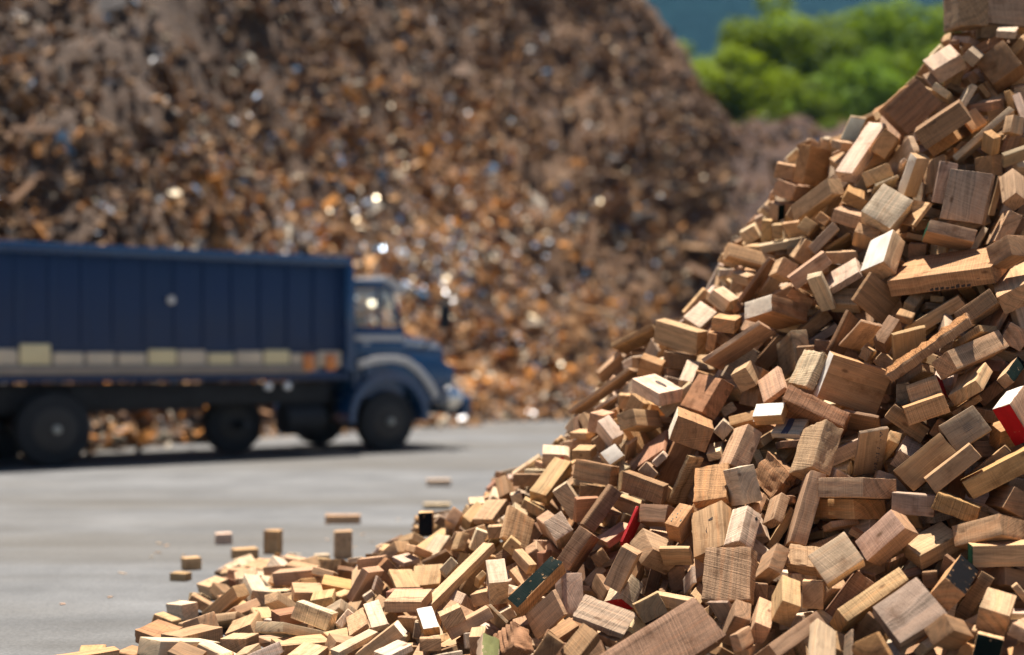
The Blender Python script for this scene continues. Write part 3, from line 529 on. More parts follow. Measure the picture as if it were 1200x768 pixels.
(294,8319,916,-167,215,-444,99,52,34,0),(1192,8523,1794,329,78,-792,97,67,28,1),(1228,6107,275,11,-74,-595,246,111,52,1),
(34,8217,656,-106,-235,411,153,99,36,2),(1950,5632,261,235,278,-677,98,83,55,2),(2289,6454,823,48,42,433,107,92,71,3),
(1215,6771,730,32,153,-209,195,84,32,2),(2680,7767,2588,238,51,-761,189,128,73,2),(738,8484,1364,779,-504,143,120,108,78,1),
(1472,8551,2052,-17,-83,648,137,94,60,0),(2410,7537,2092,-161,82,885,231,139,67,3),(2198,7003,1497,-175,6,-495,160,113,39,3),
(1684,8633,2306,60,-5,-97,207,108,77,0),(1518,7168,1224,17,-71,326,328,117,59,0),(2104,6459,760,-90,-841,-342,115,103,41,1),
(2201,7294,1676,-76,-24,-609,238,66,30,0),(1534,5719,216,30,-131,301,138,77,39,1),(1597,7669,1800,749,-397,-76,95,88,41,4),
(854,6562,428,256,-27,-396,142,89,32,0),(2124,5990,361,770,419,0,150,138,42,2),(2252,7934,2633,16,-8,-765,85,60,52,1),
(1402,8819,2114,746,118,220,72,65,20,0),(1591,6327,493,90,50,-764,188,96,95,0),(1871,7936,2110,-129,269,-40,155,117,47,1),
(878,7992,1309,19,-20,-744,104,96,63,0),(2190,8202,2714,157,-296,238,231,151,56,0),(2273,7684,2161,162,81,881,201,127,59,3),
(2497,7138,1850,108,25,-317,110,88,48,0),(2558,8408,3272,225,31,795,46,38,22,0),(1954,8593,2663,-148,-26,-518,180,50,24,1),
(580,6758,382,-98,57,241,133,99,32,3),(876,6268,283,-296,194,854,226,77,38,2),(616,8340,1195,-110,331,-740,109,78,35,1),
(583,6608,397,136,-361,-371,156,87,32,2),(1288,8164,1709,-85,-229,280,164,86,49,0),(-586,8794,350,173,-19,-778,69,43,26,3),
(2515,8107,3000,-271,-128,-471,124,98,28,0),(1730,5754,209,157,113,-649,135,74,29,0),(2114,8369,2791,269,-209,-59,127,65,36,0),
(209,7736,616,158,250,115,132,115,44,0),(584,7910,1044,112,-103,-748,163,76,34,4),(1438,6566,577,743,-441,70,114,103,36,0),
(2505,6971,1555,378,-263,538,199,81,41,1),(418,7034,467,-5,-187,716,120,118,61,0),(2611,7515,2198,-378,-281,-290,136,60,52,1),
(2053,6142,490,-862,-354,108,135,128,94,0),(1848,5673,307,111,91,64,136,57,39,0),(1279,8494,1904,-31,15,453,109,91,43,1),
(1834,6054,343,45,-202,-461,194,90,55,2),(2114,7207,1543,-173,-150,331,119,101,28,3),(329,6032,144,332,-149,33,138,72,62,2),
(1347,8803,1933,113,240,-205,97,65,19,3),(1843,7402,1618,297,145,-500,204,107,48,2),(398,8182,1002,402,-126,518,115,84,44,2),
(1635,8332,2225,221,-286,-440,221,60,60,0),(1754,6312,464,-225,-183,341,150,116,35,1),(659,8380,1244,64,142,134,158,84,42,0),
(-930,7865,187,-209,252,493,144,85,37,2),(1946,8424,2608,39,819,-18,92,82,51,0),(1595,7087,1175,15,-59,401,148,88,29,1),
(604,8059,1095,144,-111,-591,207,72,56,4),(1859,6995,1278,-172,-456,-167,111,69,42,2),(537,6264,209,-63,199,206,148,113,62,1),
(577,7339,709,246,-135,-623,150,91,45,1),(1682,6753,837,113,52,-732,162,83,51,2),(2127,6939,1221,8,-256,-898,230,142,82,3),
(1322,7176,1060,115,-5,286,203,109,59,4),(629,7430,834,-7,-238,109,181,63,31,0),(1945,6419,695,-23,-61,123,189,102,41,1),
(2010,6821,1068,-51,-429,526,147,92,70,2),(1574,8600,2179,-455,641,247,83,77,45,3),(2427,8075,2820,-5,10,-36,91,67,50,1),
(1889,8135,2401,-34,222,-190,101,78,77,2),(2663,7911,2762,273,-506,-657,154,154,76,0),(492,7002,413,-147,-92,765,150,111,34,1),
(1025,7210,998,253,-96,399,270,104,58,5),(1498,6728,734,218,-655,-552,127,116,56,4),(926,6859,680,488,-217,-773,300,112,87,4),
(1419,7234,1266,-182,-54,534,139,120,55,0),(1728,7762,1870,-35,-54,-747,176,159,56,0),(782,8986,1427,92,-99,343,158,70,28,0),
(339,8191,933,172,160,451,104,74,23,3),(1100,8080,1570,82,-248,330,272,96,33,5),(2270,7866,2377,232,8,-590,93,66,51,5),
(1199,6961,886,-502,-179,-746,127,85,45,1),(1815,7290,1466,3,76,354,135,98,79,3),(2511,7764,2429,22,12,137,202,117,42,3),
(2012,6462,659,-274,315,-416,99,68,57,0),(2303,7979,2563,-113,826,235,85,79,43,1),(603,7669,908,-182,50,59,197,83,76,3),
(1552,5840,247,257,321,-224,218,73,42,0),(1263,6361,419,-25,-2,-387,189,121,54,1),(2004,8954,2748,-127,-32,22,151,106,38,0),
(1141,5850,182,327,-41,548,108,41,32,0),(430,7537,735,22,137,791,208,59,42,0),(-5,8406,679,-113,-226,-355,75,52,38,1),
(1284,7303,1317,-141,72,-674,172,88,53,4),(2916,8139,3153,434,-194,670,211,93,51,2),(587,7242,588,-36,173,-380,128,93,83,1),
(1918,7856,1999,-688,467,-304,139,127,61,0),(2541,8288,3255,32,-263,249,78,54,43,0),(1282,8578,1879,284,-147,581,149,54,42,1),
(143,8223,734,-6,25,425,282,103,49,1),(634,6999,564,-6,-185,-443,117,78,41,0),(1199,5894,180,369,-184,684,91,71,33,0),
(1209,8094,1657,-19,297,212,134,112,46,4),(1046,6838,707,120,5,284,175,72,66,2),(1338,6042,273,391,53,-220,125,71,42,1),
(2379,7222,1734,-266,277,-521,217,119,33,1),(1154,8256,1712,-31,169,421,172,64,50,2),(1518,6607,595,-173,39,-907,195,61,38,2),
(1344,6811,758,-203,58,899,120,93,33,2),(843,6474,309,248,-59,309,133,65,43,0),(1162,8381,1727,162,165,-656,66,62,40,0),
(1520,7942,1796,70,-220,809,162,69,33,1),(2263,6746,1040,327,-440,-652,177,92,86,3),(2205,7705,2283,-568,203,631,127,65,54,1),
(2414,7436,1976,424,-174,-771,249,72,33,1),(2018,8560,2710,-37,165,726,169,116,40,0),(1854,7480,1826,-342,89,609,152,74,70,1),
(2149,7941,2358,128,153,858,132,74,35,3),(1352,5851,217,-242,0,-563,92,77,73,0),(1994,7402,1662,80,360,-15,145,88,77,0),
(-1839,9150,55,10,-134,176,109,53,23,3),(2339,7750,2242,-146,-34,100,211,116,47,0),(844,7692,1063,29,56,878,218,112,34,0),
(1667,5681,258,208,-243,-762,114,88,36,1),(1565,8334,2025,46,-67,-819,86,83,43,1),(2143,6602,905,297,-377,313,102,82,43,1),
(1210,7440,1137,-318,24,-18,141,96,48,5),(2150,7390,1706,-9,35,383,244,140,34,0),(1833,6929,1088,-98,124,705,187,63,38,2),
(1826,6435,624,203,89,-754,106,97,38,0),(1306,7802,1583,222,-236,235,109,67,32,0),(1925,8332,2555,-114,775,248,97,88,51,0),
(1806,6766,868,-51,-561,18,109,98,49,0),(1822,6795,947,20,229,232,183,80,43,4),(1607,7674,1626,-10,142,675,180,114,50,4),
(200,6076,135,363,252,-548,104,88,32,5),(1150,6365,319,-397,-391,723,110,88,41,0),(-736,8232,299,104,-90,375,73,43,19,0),
(2656,8463,3304,18,299,846,151,60,46,0),(1743,8181,2210,-215,-177,-334,222,79,71,1),(2958,8230,3271,-166,-167,-910,198,71,39,4),
(2637,8215,3219,49,58,213,181,108,38,1),(1706,8802,2620,-98,726,-118,58,53,32,3),(2737,7615,2565,132,31,-301,144,65,62,0),
(1578,6493,539,14,-297,-580,92,66,45,5),(795,7088,673,829,24,159,109,105,33,4),(1893,6873,1025,-124,-199,343,115,102,59,0),
(731,8286,1296,-116,-479,-90,223,58,44,4),(1748,6608,690,-29,-225,-193,167,119,50,2),(286,7570,578,-212,165,514,93,61,43,0),
(1437,6669,644,-31,-20,106,131,74,36,0),(1919,6620,784,159,690,475,332,84,77,1),(222,7255,438,-29,-56,-784,218,84,62,0),
(1645,6836,912,-199,43,-586,143,93,43,3),(833,7584,950,208,-15,207,102,83,65,0),(2527,7872,2510,-193,-456,-584,202,62,56,3),
(-359,6886,156,-245,-399,317,124,80,30,0),(1605,6507,615,-136,-21,-295,158,81,68,1),(1145,7724,1293,174,131,467,100,73,64,0),
(806,8672,1436,85,-18,-258,138,83,30,2),(1237,5975,220,-336,-149,-181,188,82,56,1),(1515,7866,1744,-84,408,647,117,104,36,0),
(2615,7606,2272,28,-487,-745,156,131,34,5),(793,7819,1123,90,19,511,139,99,61,4),(1648,7026,1025,-115,-17,791,136,110,62,5),
(2054,5774,357,6,-32,-227,149,93,38,1),(1304,7960,1615,11,-85,-386,126,105,56,1),(445,8517,1078,130,-222,-76,161,39,38,0),
(1876,7091,1217,125,236,-307,125,101,76,0),(-918,8183,217,140,-342,-420,58,41,35,2),(1859,7025,1143,-168,46,-7,98,74,37,2),
(1902,5839,324,-125,-132,11,211,79,29,1),(-1450,9401,86,-124,-99,-464,58,47,19,2),(2668,7681,2409,262,416,-269,125,79,72,2),
(1640,8788,2238,-87,-69,-825,179,63,42,1),(2268,6331,682,-366,58,171,128,79,40,0),(2731,8143,2968,-107,-204,-229,91,86,29,4),
(2224,6187,490,-35,161,-142,286,84,33,0),(264,6380,148,-5,283,85,200,105,43,0),(321,7534,518,-141,92,-296,109,83,47,4),
(2307,8096,2619,36,68,-448,98,83,62,2),(358,7755,679,-148,-144,362,183,71,45,1),(267,7056,346,185,0,569,100,54,42,1),
(340,8470,948,-219,-258,346,123,88,43,0),(1630,8063,1937,396,249,-360,198,95,43,2),(1871,7976,2008,221,245,-399,177,75,57,1),
(1969,6157,384,96,149,335,132,90,39,0),(2187,6475,705,150,126,847,148,62,37,1),(902,8218,1346,-271,-208,-525,130,80,33,1),
(771,7694,989,-279,74,-395,158,103,36,2),(-115,9156,592,338,179,-515,78,36,29,0),(1526,7639,1570,62,-126,742,176,80,71,0),
(919,6249,234,291,-13,-794,221,122,37,0),(1460,8976,2116,144,-42,25,125,46,28,0),(2889,8039,2919,-850,48,-95,124,112,52,1),
(103,8198,647,24,-250,-65,98,86,34,3),(-487,8926,388,8,-93,40,81,44,41,1),(1124,6526,378,107,4,-241,122,94,30,4),
(2552,8557,3243,168,-264,-242,101,44,26,1),(2199,7715,2080,-55,112,464,131,71,63,0),(533,7106,449,-99,173,595,184,112,42,0),
(2218,7123,1584,-402,589,-119,129,124,48,1),(2342,6983,1278,150,-510,-763,125,70,31,0),(346,6781,273,-116,-96,-369,187,111,30,0),
(1622,9040,2371,46,-226,118,151,43,27,0),(2398,8175,2778,213,-896,-46,114,108,81,3),(-112,8916,603,301,2,-771,99,62,40,5),
(916,6083,170,237,-132,433,187,80,40,0),(-681,7513,178,37,-218,380,183,72,35,0),(2372,6923,1205,-220,-315,-249,189,87,83,0),
(1648,9008,2432,87,-311,-288,65,37,25,0),(2835,7888,2844,37,52,837,188,59,50,0),(1402,6659,533,-539,-176,-192,145,79,58,0),
(-413,8495,426,599,-391,96,84,76,21,3),(1529,8880,2119,138,-77,-810,118,65,54,0),(2044,8131,2361,33,-146,437,222,121,41,0),
(2168,7184,1413,231,-6,614,247,113,44,0),(533,8455,1141,105,-32,-52,97,50,18,1),(388,7102,390,194,-111,397,145,79,27,2),
(2605,7909,2534,-255,-70,452,135,57,55,1),(693,6523,332,323,-353,-454,208,59,29,2),(2348,7627,1972,-346,-151,-731,89,63,61,1),
(1792,8970,2632,-27,24,-289,107,54,28,0),(336,8129,868,-191,-287,-663,127,81,31,1),(1011,8302,1604,-231,-42,-302,138,56,25,3),
(1388,7074,878,-23,188,470,123,113,52,5),(668,7283,679,141,-16,666,104,69,44,3),(328,7691,722,-162,-211,181,166,136,35,0),
(1404,6448,398,-185,8,-863,193,123,73,0),(2373,6739,976,-53,134,-184,100,88,56,2),(1905,8077,2268,-140,257,-876,90,79,42,4),
(2720,8051,2883,452,11,743,172,93,29,0),(1628,6870,1000,112,-40,-637,116,99,32,0),(2532,7632,2046,280,427,-279,159,71,35,0),
(1781,7403,1422,455,82,80,163,71,69,0),(1262,7937,1548,-188,-81,862,83,59,27,2),(2144,7785,1984,263,33,821,288,136,66,1),
(562,8586,1158,186,43,-141,148,86,56,3),(2590,7639,2156,115,26,324,148,93,57,0),(2637,7362,1899,72,184,579,219,107,53,1),
(1554,8965,2223,-320,-179,-815,135,81,73,4),(2330,7233,1543,-96,-920,-148,142,128,51,0),(1668,7148,1156,18,-101,20,172,125,48,0),
(2720,8228,3024,-229,117,-850,109,73,60,1),(2418,7824,2494,-97,131,591,137,84,56,4),(2896,8112,2982,-73,-31,896,162,128,46,0),
(2680,8349,3108,-22,-171,-152,184,92,50,0),(1143,6244,235,-357,102,26,133,102,77,2),(1100,7934,1348,-73,-292,733,138,121,91,0),
(-214,7607,373,265,-3,793,252,63,57,0),(386,7399,516,-790,-139,394,134,131,39,1),(2440,7223,1760,411,14,835,168,64,54,0),
(1963,7066,1328,27,-37,70,124,108,47,0),(1619,8461,2136,326,-222,339,156,83,71,1),(2223,7425,1743,109,-55,873,82,73,57,1),
(119,6402,106,-192,32,-3,122,67,41,0),(2066,7534,1730,21,-344,-382,205,94,42,0),(1294,6290,287,-145,-423,-145,167,137,82,1),
(-1357,8939,129,8,59,4,145,105,35,0),(1909,9065,2765,-87,149,-465,149,64,48,0),(1932,7403,1804,-180,-116,-172,147,90,56,1),
(1734,8235,2077,18,-9,-396,136,61,60,0),(2570,8221,2894,-56,-271,-589,147,72,40,0),(771,7514,827,500,78,171,145,69,68,0),
(1400,8672,1946,-206,455,-392,124,54,44,0),(2193,6163,361,88,-355,331,151,91,82,1),(-825,8331,245,-11,-48,-565,62,48,21,2),
(147,8460,745,107,-68,-46,84,62,35,0),(2595,8207,2971,176,-271,495,97,59,32,4),(1154,7601,1167,-266,-381,-421,193,127,80,2),
(1759,7614,1633,-20,293,10,219,105,71,5),(2690,8225,2935,-125,225,-445,238,120,39,4),(1204,6801,686,-120,-36,-757,153,59,28,1),
(1686,5842,240,-361,208,567,166,88,38,2),(864,6695,328,186,33,-353,81,71,34,2),(1404,6986,792,119,223,314,234,79,57,0),
(-70,8955,664,456,-727,32,64,57,34,5),(1352,9049,1992,243,-42,-894,94,56,30,0),(1683,6448,406,-281,24,-870,108,85,63,0),
(1144,7421,1013,-363,53,134,326,83,53,0),(467,7412,542,603,549,268,110,99,41,1),(1811,8270,2149,40,73,-375,194,82,70,0),
(1656,7863,1763,-199,56,-369,139,70,39,3),(874,6906,451,-120,32,-549,151,122,46,1),(1531,6493,399,-114,192,-162,181,116,57,2),
(1908,5876,226,-106,-89,361,146,84,68,0),(2829,7870,2661,-42,71,815,165,56,52,1),(1255,8976,1858,19,-330,-54,300,66,35,1),
(2785,8017,2819,1,-384,-353,140,54,33,0),(2303,8115,2719,116,590,513,94,60,55,1),(178,7602,438,285,33,-839,155,58,43,1),
(888,6516,270,138,-110,-173,132,106,45,2),(569,8856,1235,-74,118,21,72,50,29,0),(1028,7226,867,-54,-133,239,173,106,61,0),
(2167,7297,1518,-187,-79,682,120,67,30,1),(2109,6670,852,-696,54,130,121,109,54,4),(2127,6910,1130,-28,92,600,192,104,43,0),
(1909,7781,1928,-93,-136,-134,124,118,57,3),(1844,7662,1644,-127,219,-161,254,116,57,3),(1269,6630,425,139,16,-580,172,119,68,0),
(2000,6095,328,26,-189,-328,216,92,40,0),(567,6610,222,783,470,-77,93,92,53,0),(-888,8089,250,-68,-32,108,83,44,32,1),
(2232,8633,2897,207,-194,-361,141,62,37,4),(2553,7104,1447,-342,-361,557,158,66,58,4),(1340,7834,1452,-51,-256,-89,135,92,38,0),
(1317,8474,1792,-12,413,-796,219,83,36,0),(1219,6886,628,-275,-188,311,259,86,68,3),(1977,6254,338,63,-153,822,133,81,50,4),
(1766,6470,519,77,162,116,136,84,39,0),(354,6940,330,323,-292,722,133,80,33,2),(-290,7671,346,148,-372,-431,107,74,55,4),
(1438,6129,212,150,-94,-372,177,109,51,0),(1901,6402,459,-318,298,-624,145,105,49,2),(2769,8563,3368,-215,-287,518,148,103,57,1),
(1398,8930,1952,-114,485,117,110,93,78,4),(807,7039,484,117,-251,-26,315,83,78,2),(2009,6931,997,-239,842,54,126,113,46,5),
(1934,7245,1404,-103,209,680,172,96,33,0),(-606,7057,75,-476,608,-116,93,88,37,0),(-1167,8642,171,-21,-5,-212,140,45,31,0),
(305,6269,230,-163,-120,113,149,82,58,4),(1966,7364,1422,315,-263,67,165,93,83,1),(2228,6348,467,-38,412,-505,163,81,51,5),
(2373,8089,2550,-364,-88,773,138,93,44,0),(1805,6917,865,-48,-79,258,147,73,50,4),(2055,7181,1370,-410,-611,-327,124,112,32,1),
(1297,8221,1652,274,182,-789,305,92,49,4),(838,7798,1021,128,-104,-64,117,83,54,0),(1660,7837,1696,22,-923,-52,144,132,41,0),
(-572,8584,344,-302,198,537,105,57,34,0),(1099,8071,1424,-25,113,-199,229,106,45,4),(472,7083,350,-86,257,-848,83,62,48,4),
(2188,7875,2104,70,-111,84,155,110,60,0),(1079,6399,283,-122,271,-366,145,110,65,0),(1317,6671,732,-52,-56,-655,147,61,33,2),
(2295,8296,2679,339,-212,261,95,83,71,0),(1540,6771,632,112,-216,757,178,83,38,4),(652,6927,382,-111,-407,797,111,83,45,4),
(-149,8542,554,-116,-78,644,58,47,37,0),(1853,6317,365,163,187,-66,121,87,46,0),(1972,7130,1165,335,834,-76,110,104,42,0),
(857,6183,113,153,192,799,213,109,38,1),(2674,8458,3202,-234,-4,764,219,81,43,0),(1913,7068,1056,1,205,516,146,71,30,1),
(1180,8092,1473,-16,-16,674,136,84,53,5),(2354,7558,2121,-170,-13,768,235,62,40,0),(2690,7826,2522,36,85,-348,82,68,33,5),
(874,9165,1482,-361,-83,-22,85,73,29,3),(2802,8180,2916,43,114,-466,220,102,35,1),(335,7861,810,173,-9,-748,320,56,34,0),
(2344,7386,1715,266,-250,-378,142,59,58,0),(621,7781,956,25,-336,123,224,88,36,0),(1306,6866,523,-124,-80,764,344,71,48,0),
(2599,8096,2658,-200,202,294,137,99,56,1),(1720,7725,1581,-62,215,-344,155,102,45,0),(2091,5837,234,133,-36,-613,373,151,41,4),
(-294,8305,398,243,-326,733,103,89,66,3),(-121,6952,195,354,-55,-110,124,94,37,0),(2018,6633,632,-412,198,805,242,136,66,1),
(-472,8644,378,258,-237,98,125,41,31,0),(509,7923,815,-61,-150,-124,200,99,69,0),(-366,7531,230,-129,-81,907,129,91,58,5),
(2047,6307,405,-341,256,-182,225,80,52,0),(2509,8446,2966,23,126,-533,267,114,71,0),(1585,8130,1834,-196,-64,308,294,74,62,0),
(-89,7789,376,829,318,-277,129,116,46,4),(2340,7210,1361,142,270,-128,125,62,46,0),(642,6902,294,360,-146,56,101,79,77,1),
(1470,6865,597,-152,192,94,128,119,52,4),(1725,8431,2123,145,-80,-835,109,106,58,3),(2330,8007,2318,-122,81,-103,216,101,53,2),
(-1292,8128,88,-208,-110,-621,195,115,55,0),(2230,8429,2902,-330,-9,855,215,104,35,4),(1847,8820,2453,-249,312,584,148,88,34,0),
(-406,8799,423,-114,-35,197,51,36,35,1),(2211,7128,1447,-153,22,-115,87,72,33,1),(1489,7880,1547,-52,242,360,137,91,34,0),
(1483,8376,1847,88,-249,-207,168,89,88,0),(397,6553,146,101,-24,118,155,117,45,0),(1128,7492,955,113,-158,562,132,74,65,2),
(778,6720,291,-890,-106,116,92,84,42,1),(1751,7243,1135,-49,-103,535,288,105,49,4),(488,8215,952,-285,-172,455,136,107,52,2),
(2235,7556,1677,-245,-225,-723,211,139,44,2),(2272,7744,1999,-101,-658,-9,120,108,53,0),(2328,7066,1158,159,-262,691,242,106,59,2),
(1900,6530,432,192,-290,648,185,91,78,2),(702,6461,264,20,90,563,146,88,37,3),(33,7954,584,-85,-20,524,133,88,33,2),
(2556,8054,2507,28,-225,469,214,89,36,1),(228,7168,415,-265,194,-709,134,67,38,0),(708,8612,1260,480,238,253,103,88,81,0),
(2103,7348,1616,338,36,728,176,94,39,1),(2648,7811,2370,389,350,-418,194,67,59,0),(1281,7387,1245,124,268,-252,244,82,63,1),
(2200,8059,2420,-44,147,60,169,81,57,0),(1790,6763,722,-159,206,-45,150,84,78,0),(839,6823,372,156,365,737,105,78,76,5),
(1720,8120,1980,-686,158,-245,113,101,49,0),(2653,7798,2210,-307,-58,-832,177,92,36,4),(2223,7455,1548,47,-22,672,171,138,73,4),
(2034,7386,1573,697,430,95,134,121,44,5),(-746,8813,263,-175,-41,701,139,90,26,2),(726,9095,1416,171,-227,2,94,44,28,0),
(1590,6811,726,-135,-72,720,130,65,36,2),(1960,8710,2565,156,-361,320,207,122,61,0),(2579,7830,2654,-148,163,330,172,110,41,0),
(2217,7066,1311,-178,102,369,140,81,43,0),(1230,6813,488,54,-152,793,166,78,36,0),(2484,7226,1543,167,-63,628,178,89,40,3),
(-652,9785,279,-403,-28,811,77,75,27,3),(882,7701,1100,-30,-96,-545,97,70,34,2),(2358,6606,849,-197,-5,149,333,60,43,2),
(1498,7407,1244,-69,141,-35,120,78,40,3),(1708,7633,1505,-186,144,825,149,59,52,0),(651,7488,812,325,-92,-388,229,63,31,4),
(1061,8223,1385,-252,754,-186,122,110,67,0),(1576,8615,2108,166,-271,134,103,68,41,4),(911,6408,235,139,-115,56,109,79,75,2),
(1334,6560,341,-206,-208,154,180,132,42,1),(-205,6458,79,-321,201,-209,103,88,40,0),(2938,8369,3233,-140,-893,224,110,109,34,2),
(1826,7159,1516,-238,29,-326,89,78,56,0),(1249,6696,335,-168,64,708,169,68,62,0),(102,8098,608,109,-841,-36,138,124,41,3),
(2724,8615,3276,16,154,-391,216,138,48,1),(1861,7034,1041,-73,297,428,204,90,47,0),(284,8594,879,-132,-733,-89,62,62,43,4),
(1444,7996,1501,647,237,-122,89,63,56,0),(203,6902,286,66,208,202,186,114,66,3),(2751,8381,3014,-85,135,820,178,128,36,0),
(229,6257,150,-185,-204,-881,185,62,36,5),(751,6915,334,-280,-316,840,113,102,88,0),(1279,6941,571,38,-185,-383,121,68,50,0),
(-1786,9102,62,-30,-132,600,88,86,36,1),(1875,7219,1101,-239,-300,372,180,139,70,5),(1548,6338,217,-188,132,810,179,111,87,0),
(1408,6396,276,-8,234,-648,151,131,57,2),(2037,8141,2294,5,243,-791,157,97,52,0),(-644,9676,303,-25,103,-414,72,33,32,4),
(1362,6984,675,849,-38,-217,116,104,49,0),(-146,7378,227,-26,155,-63,152,109,32,2),(1981,6337,286,299,-65,610,161,118,57,0),
(185,7914,560,167,1,876,141,127,36,2),(1636,8442,2003,-139,-136,-162,136,87,49,0),(451,6899,344,-84,-65,853,118,92,36,0),
(1426,7542,1169,31,-822,-33,96,94,52,1),(953,7899,1120,-131,351,-825,256,128,97,0),(1872,8888,2450,122,47,35,169,85,45,0),
(2906,8336,2976,-7,178,752,203,110,48,4),(1704,7824,1564,241,160,107,145,112,58,3),(621,7448,680,123,10,-266,200,106,69,3),
(2423,8649,3076,330,-29,-837,81,39,25,0),(268,7831,587,443,-34,-546,135,73,71,5),(2123,6421,310,538,-95,468,216,115,71,4),
(612,9197,1251,-7,11,839,99,38,21,0),(-331,6643,73,-60,-193,-258,109,109,40,0),(594,6645,280,282,-57,861,93,65,33,0),
(582,8438,1091,263,-81,-11,186,88,45,0),(1935,8553,2524,456,-64,-616,125,76,39,3),(85,8377,641,203,168,453,235,107,36,1),
(-342,7204,168,-25,-185,-149,187,57,51,0),(-110,6810,137,470,-194,-210,148,71,70,0),(-928,7001,60,-132,-100,-724,164,65,38,2),
(1430,8080,1463,-309,-104,-84,196,185,63,2),(1465,7850,1395,-363,6,782,97,62,44,1),(-885,7412,159,54,-9,309,112,60,42,0),
(2364,7202,1171,91,-480,727,228,91,68,1),(1110,6449,444,454,-570,-164,121,115,47,0),(-1323,7683,59,323,-478,-495,117,69,63,0),
(1715,6146,460,112,-284,-726,127,60,41,2),(1478,7923,1357,267,-160,421,153,104,33,4),(826,6590,313,-302,733,-121,119,107,63,0),
(1383,6923,731,54,162,63,197,73,33,0),(1291,7147,521,71,163,118,197,99,62,0),(79,7781,546,172,190,87,181,61,30,1),
(958,8269,1445,146,-4,734,114,75,47,4),(1358,7004,555,26,296,-368,140,70,43,1),(-903,7801,66,195,258,427,120,58,37,1),
(-53,6785,215,-327,-271,548,129,69,55,4),(1783,7924,1604,-464,-295,763,234,92,71,1),(23,7628,288,631,-60,690,131,84,42,2),
(2520,7735,2054,-32,-25,68,265,77,58,3),(2528,7789,2526,140,196,69,122,82,37,2),(1203,8120,1337,75,-48,179,124,64,59,2),
(971,8135,1327,54,-82,892,135,77,60,0),(1451,8198,1759,-171,84,-445,131,71,50,0),(1366,7986,1366,582,366,90,140,131,83,0),
(2206,7940,2043,3,142,-333,126,100,32,1),(1365,8586,1786,-189,-248,638,137,99,40,0),(2784,8482,3034,-74,-68,-53,164,108,47,3),
(1343,8712,1886,223,-19,-2,156,77,34,2),(1632,6685,642,-509,215,531,128,113,64,4),(1580,8153,1992,-151,-32,33,160,56,28,2),
(490,8089,871,602,4,-701,102,78,46,0),(1491,7039,568,-91,-423,142,282,96,43,0),(1655,6914,840,258,16,-428,84,61,48,2),
(-1830,8892,50,-132,33,-432,134,54,23,2),(1814,7216,1378,-60,-304,-139,127,97,41,0),(1633,8027,1790,60,93,-870,112,105,81,0),
(-432,9106,411,43,-40,-877,184,63,21,2),(-494,7985,274,50,6,-62,111,62,45,2),(2445,8167,2561,531,-218,-57,122,59,58,0),
(746,7021,334,-203,104,206,170,93,53,2),(-1083,7555,108,283,-126,423,146,108,44,2),(1510,6185,246,-21,302,158,139,71,64,1),
(2340,8497,3006,-610,499,-148,57,57,21,4),(-21,7008,92,387,322,-391,141,77,42,0),(2798,8465,3284,203,310,55,133,65,57,0),
(-872,7527,113,200,0,-416,248,65,32,0),(22,7204,350,799,265,157,108,100,30,0),(20,6819,177,-889,-162,190,118,113,40,0),
(-688,8494,314,127,-75,-727,55,48,23,0),(-17,9241,652,113,-129,-899,196,73,39,3),(575,8333,1095,405,397,-676,124,106,64,0),
(-1594,9660,61,-50,-37,-376,86,36,26,4),(-807,8678,249,97,-106,-414,74,44,23,0),(407,6850,245,-319,-604,408,125,113,36,2),
(2132,7237,1656,-24,-142,-873,87,67,36,2),(-1464,7848,67,20,144,-51,202,73,31,0),(818,7371,741,19,153,-344,170,115,45,0),
(22,7210,254,-356,87,-595,97,75,35,0),(3343,9108,3485,391,215,-600,127,106,42,0),(3819,6147,872,161,233,59,115,91,72,0),
(2367,5033,189,141,-115,831,269,145,87,4),(3354,8068,3627,7,-201,-34,249,86,35,3),(3484,6784,1644,83,7,110,156,83,77,1),
(2774,9592,2798,21,331,880,157,146,84,0),(3452,7581,2800,-101,-195,-802,339,140,41,0),(3059,6684,1510,-143,179,-650,136,93,59,0),
(3859,5443,285,-381,59,82,227,132,84,1),(2963,6604,1495,-14,545,655,131,108,36,3),(3422,7297,2288,-423,-514,89,142,128,45,2),
(965,9296,1479,323,-123,-595,224,106,49,0),(3008,5205,236,-490,275,475,128,101,78,0),(3679,5949,611,-316,224,-721,237,109,85,0),
(3253,9442,3067,-72,-158,185,358,132,79,1),(3242,9311,3215,282,-157,827,337,120,37,0),(3659,6496,1199,267,367,-450,155,132,84,1),
(3356,9754,2687,335,203,-562,195,121,41,0),(3592,8714,3617,-469,-124,-743,193,108,42,0),(3623,5482,305,75,94,-336,168,78,60,1),
(664,9205,1208,-1,-265,-462,185,129,37,0),(3020,6505,1260,99,445,-2,337,128,88,1),(3342,6806,1691,-30,-164,7,293,83,39,1),
(2843,9170,3322,-182,350,343,111,84,36,0),(3545,5735,475,-264,370,614,266,115,53,0),(3504,6050,800,525,265,-190,143,86,84,4),
(2489,5605,379,-436,519,-304,131,118,74,4),(-590,6126,57,-154,43,528,118,112,40,1),(1536,9267,1877,-182,255,466,194,113,58,4),
(2810,6611,1422,349,325,-546,172,148,82,1),(2522,9449,2704,-236,365,365,259,95,52,0),(1787,9214,2188,-101,175,-28,126,84,83,0),
(2912,9285,3082,63,-245,425,164,89,75,5),(3513,9120,3376,-298,138,-462,251,114,70,2),(1154,5182,162,-214,404,-716,188,79,76,2),
(3379,7995,3476,111,-55,-508,330,85,78,1),(1083,9401,1452,-718,22,186,146,131,65,1),(2394,6080,682,310,319,30,290,144,79,0),
(3903,7614,2665,-386,-349,632,186,104,62,0),(3180,8654,4171,-236,55,-884,110,74,50,5),(2575,5151,176,-14,134,-247,184,113,37,0),
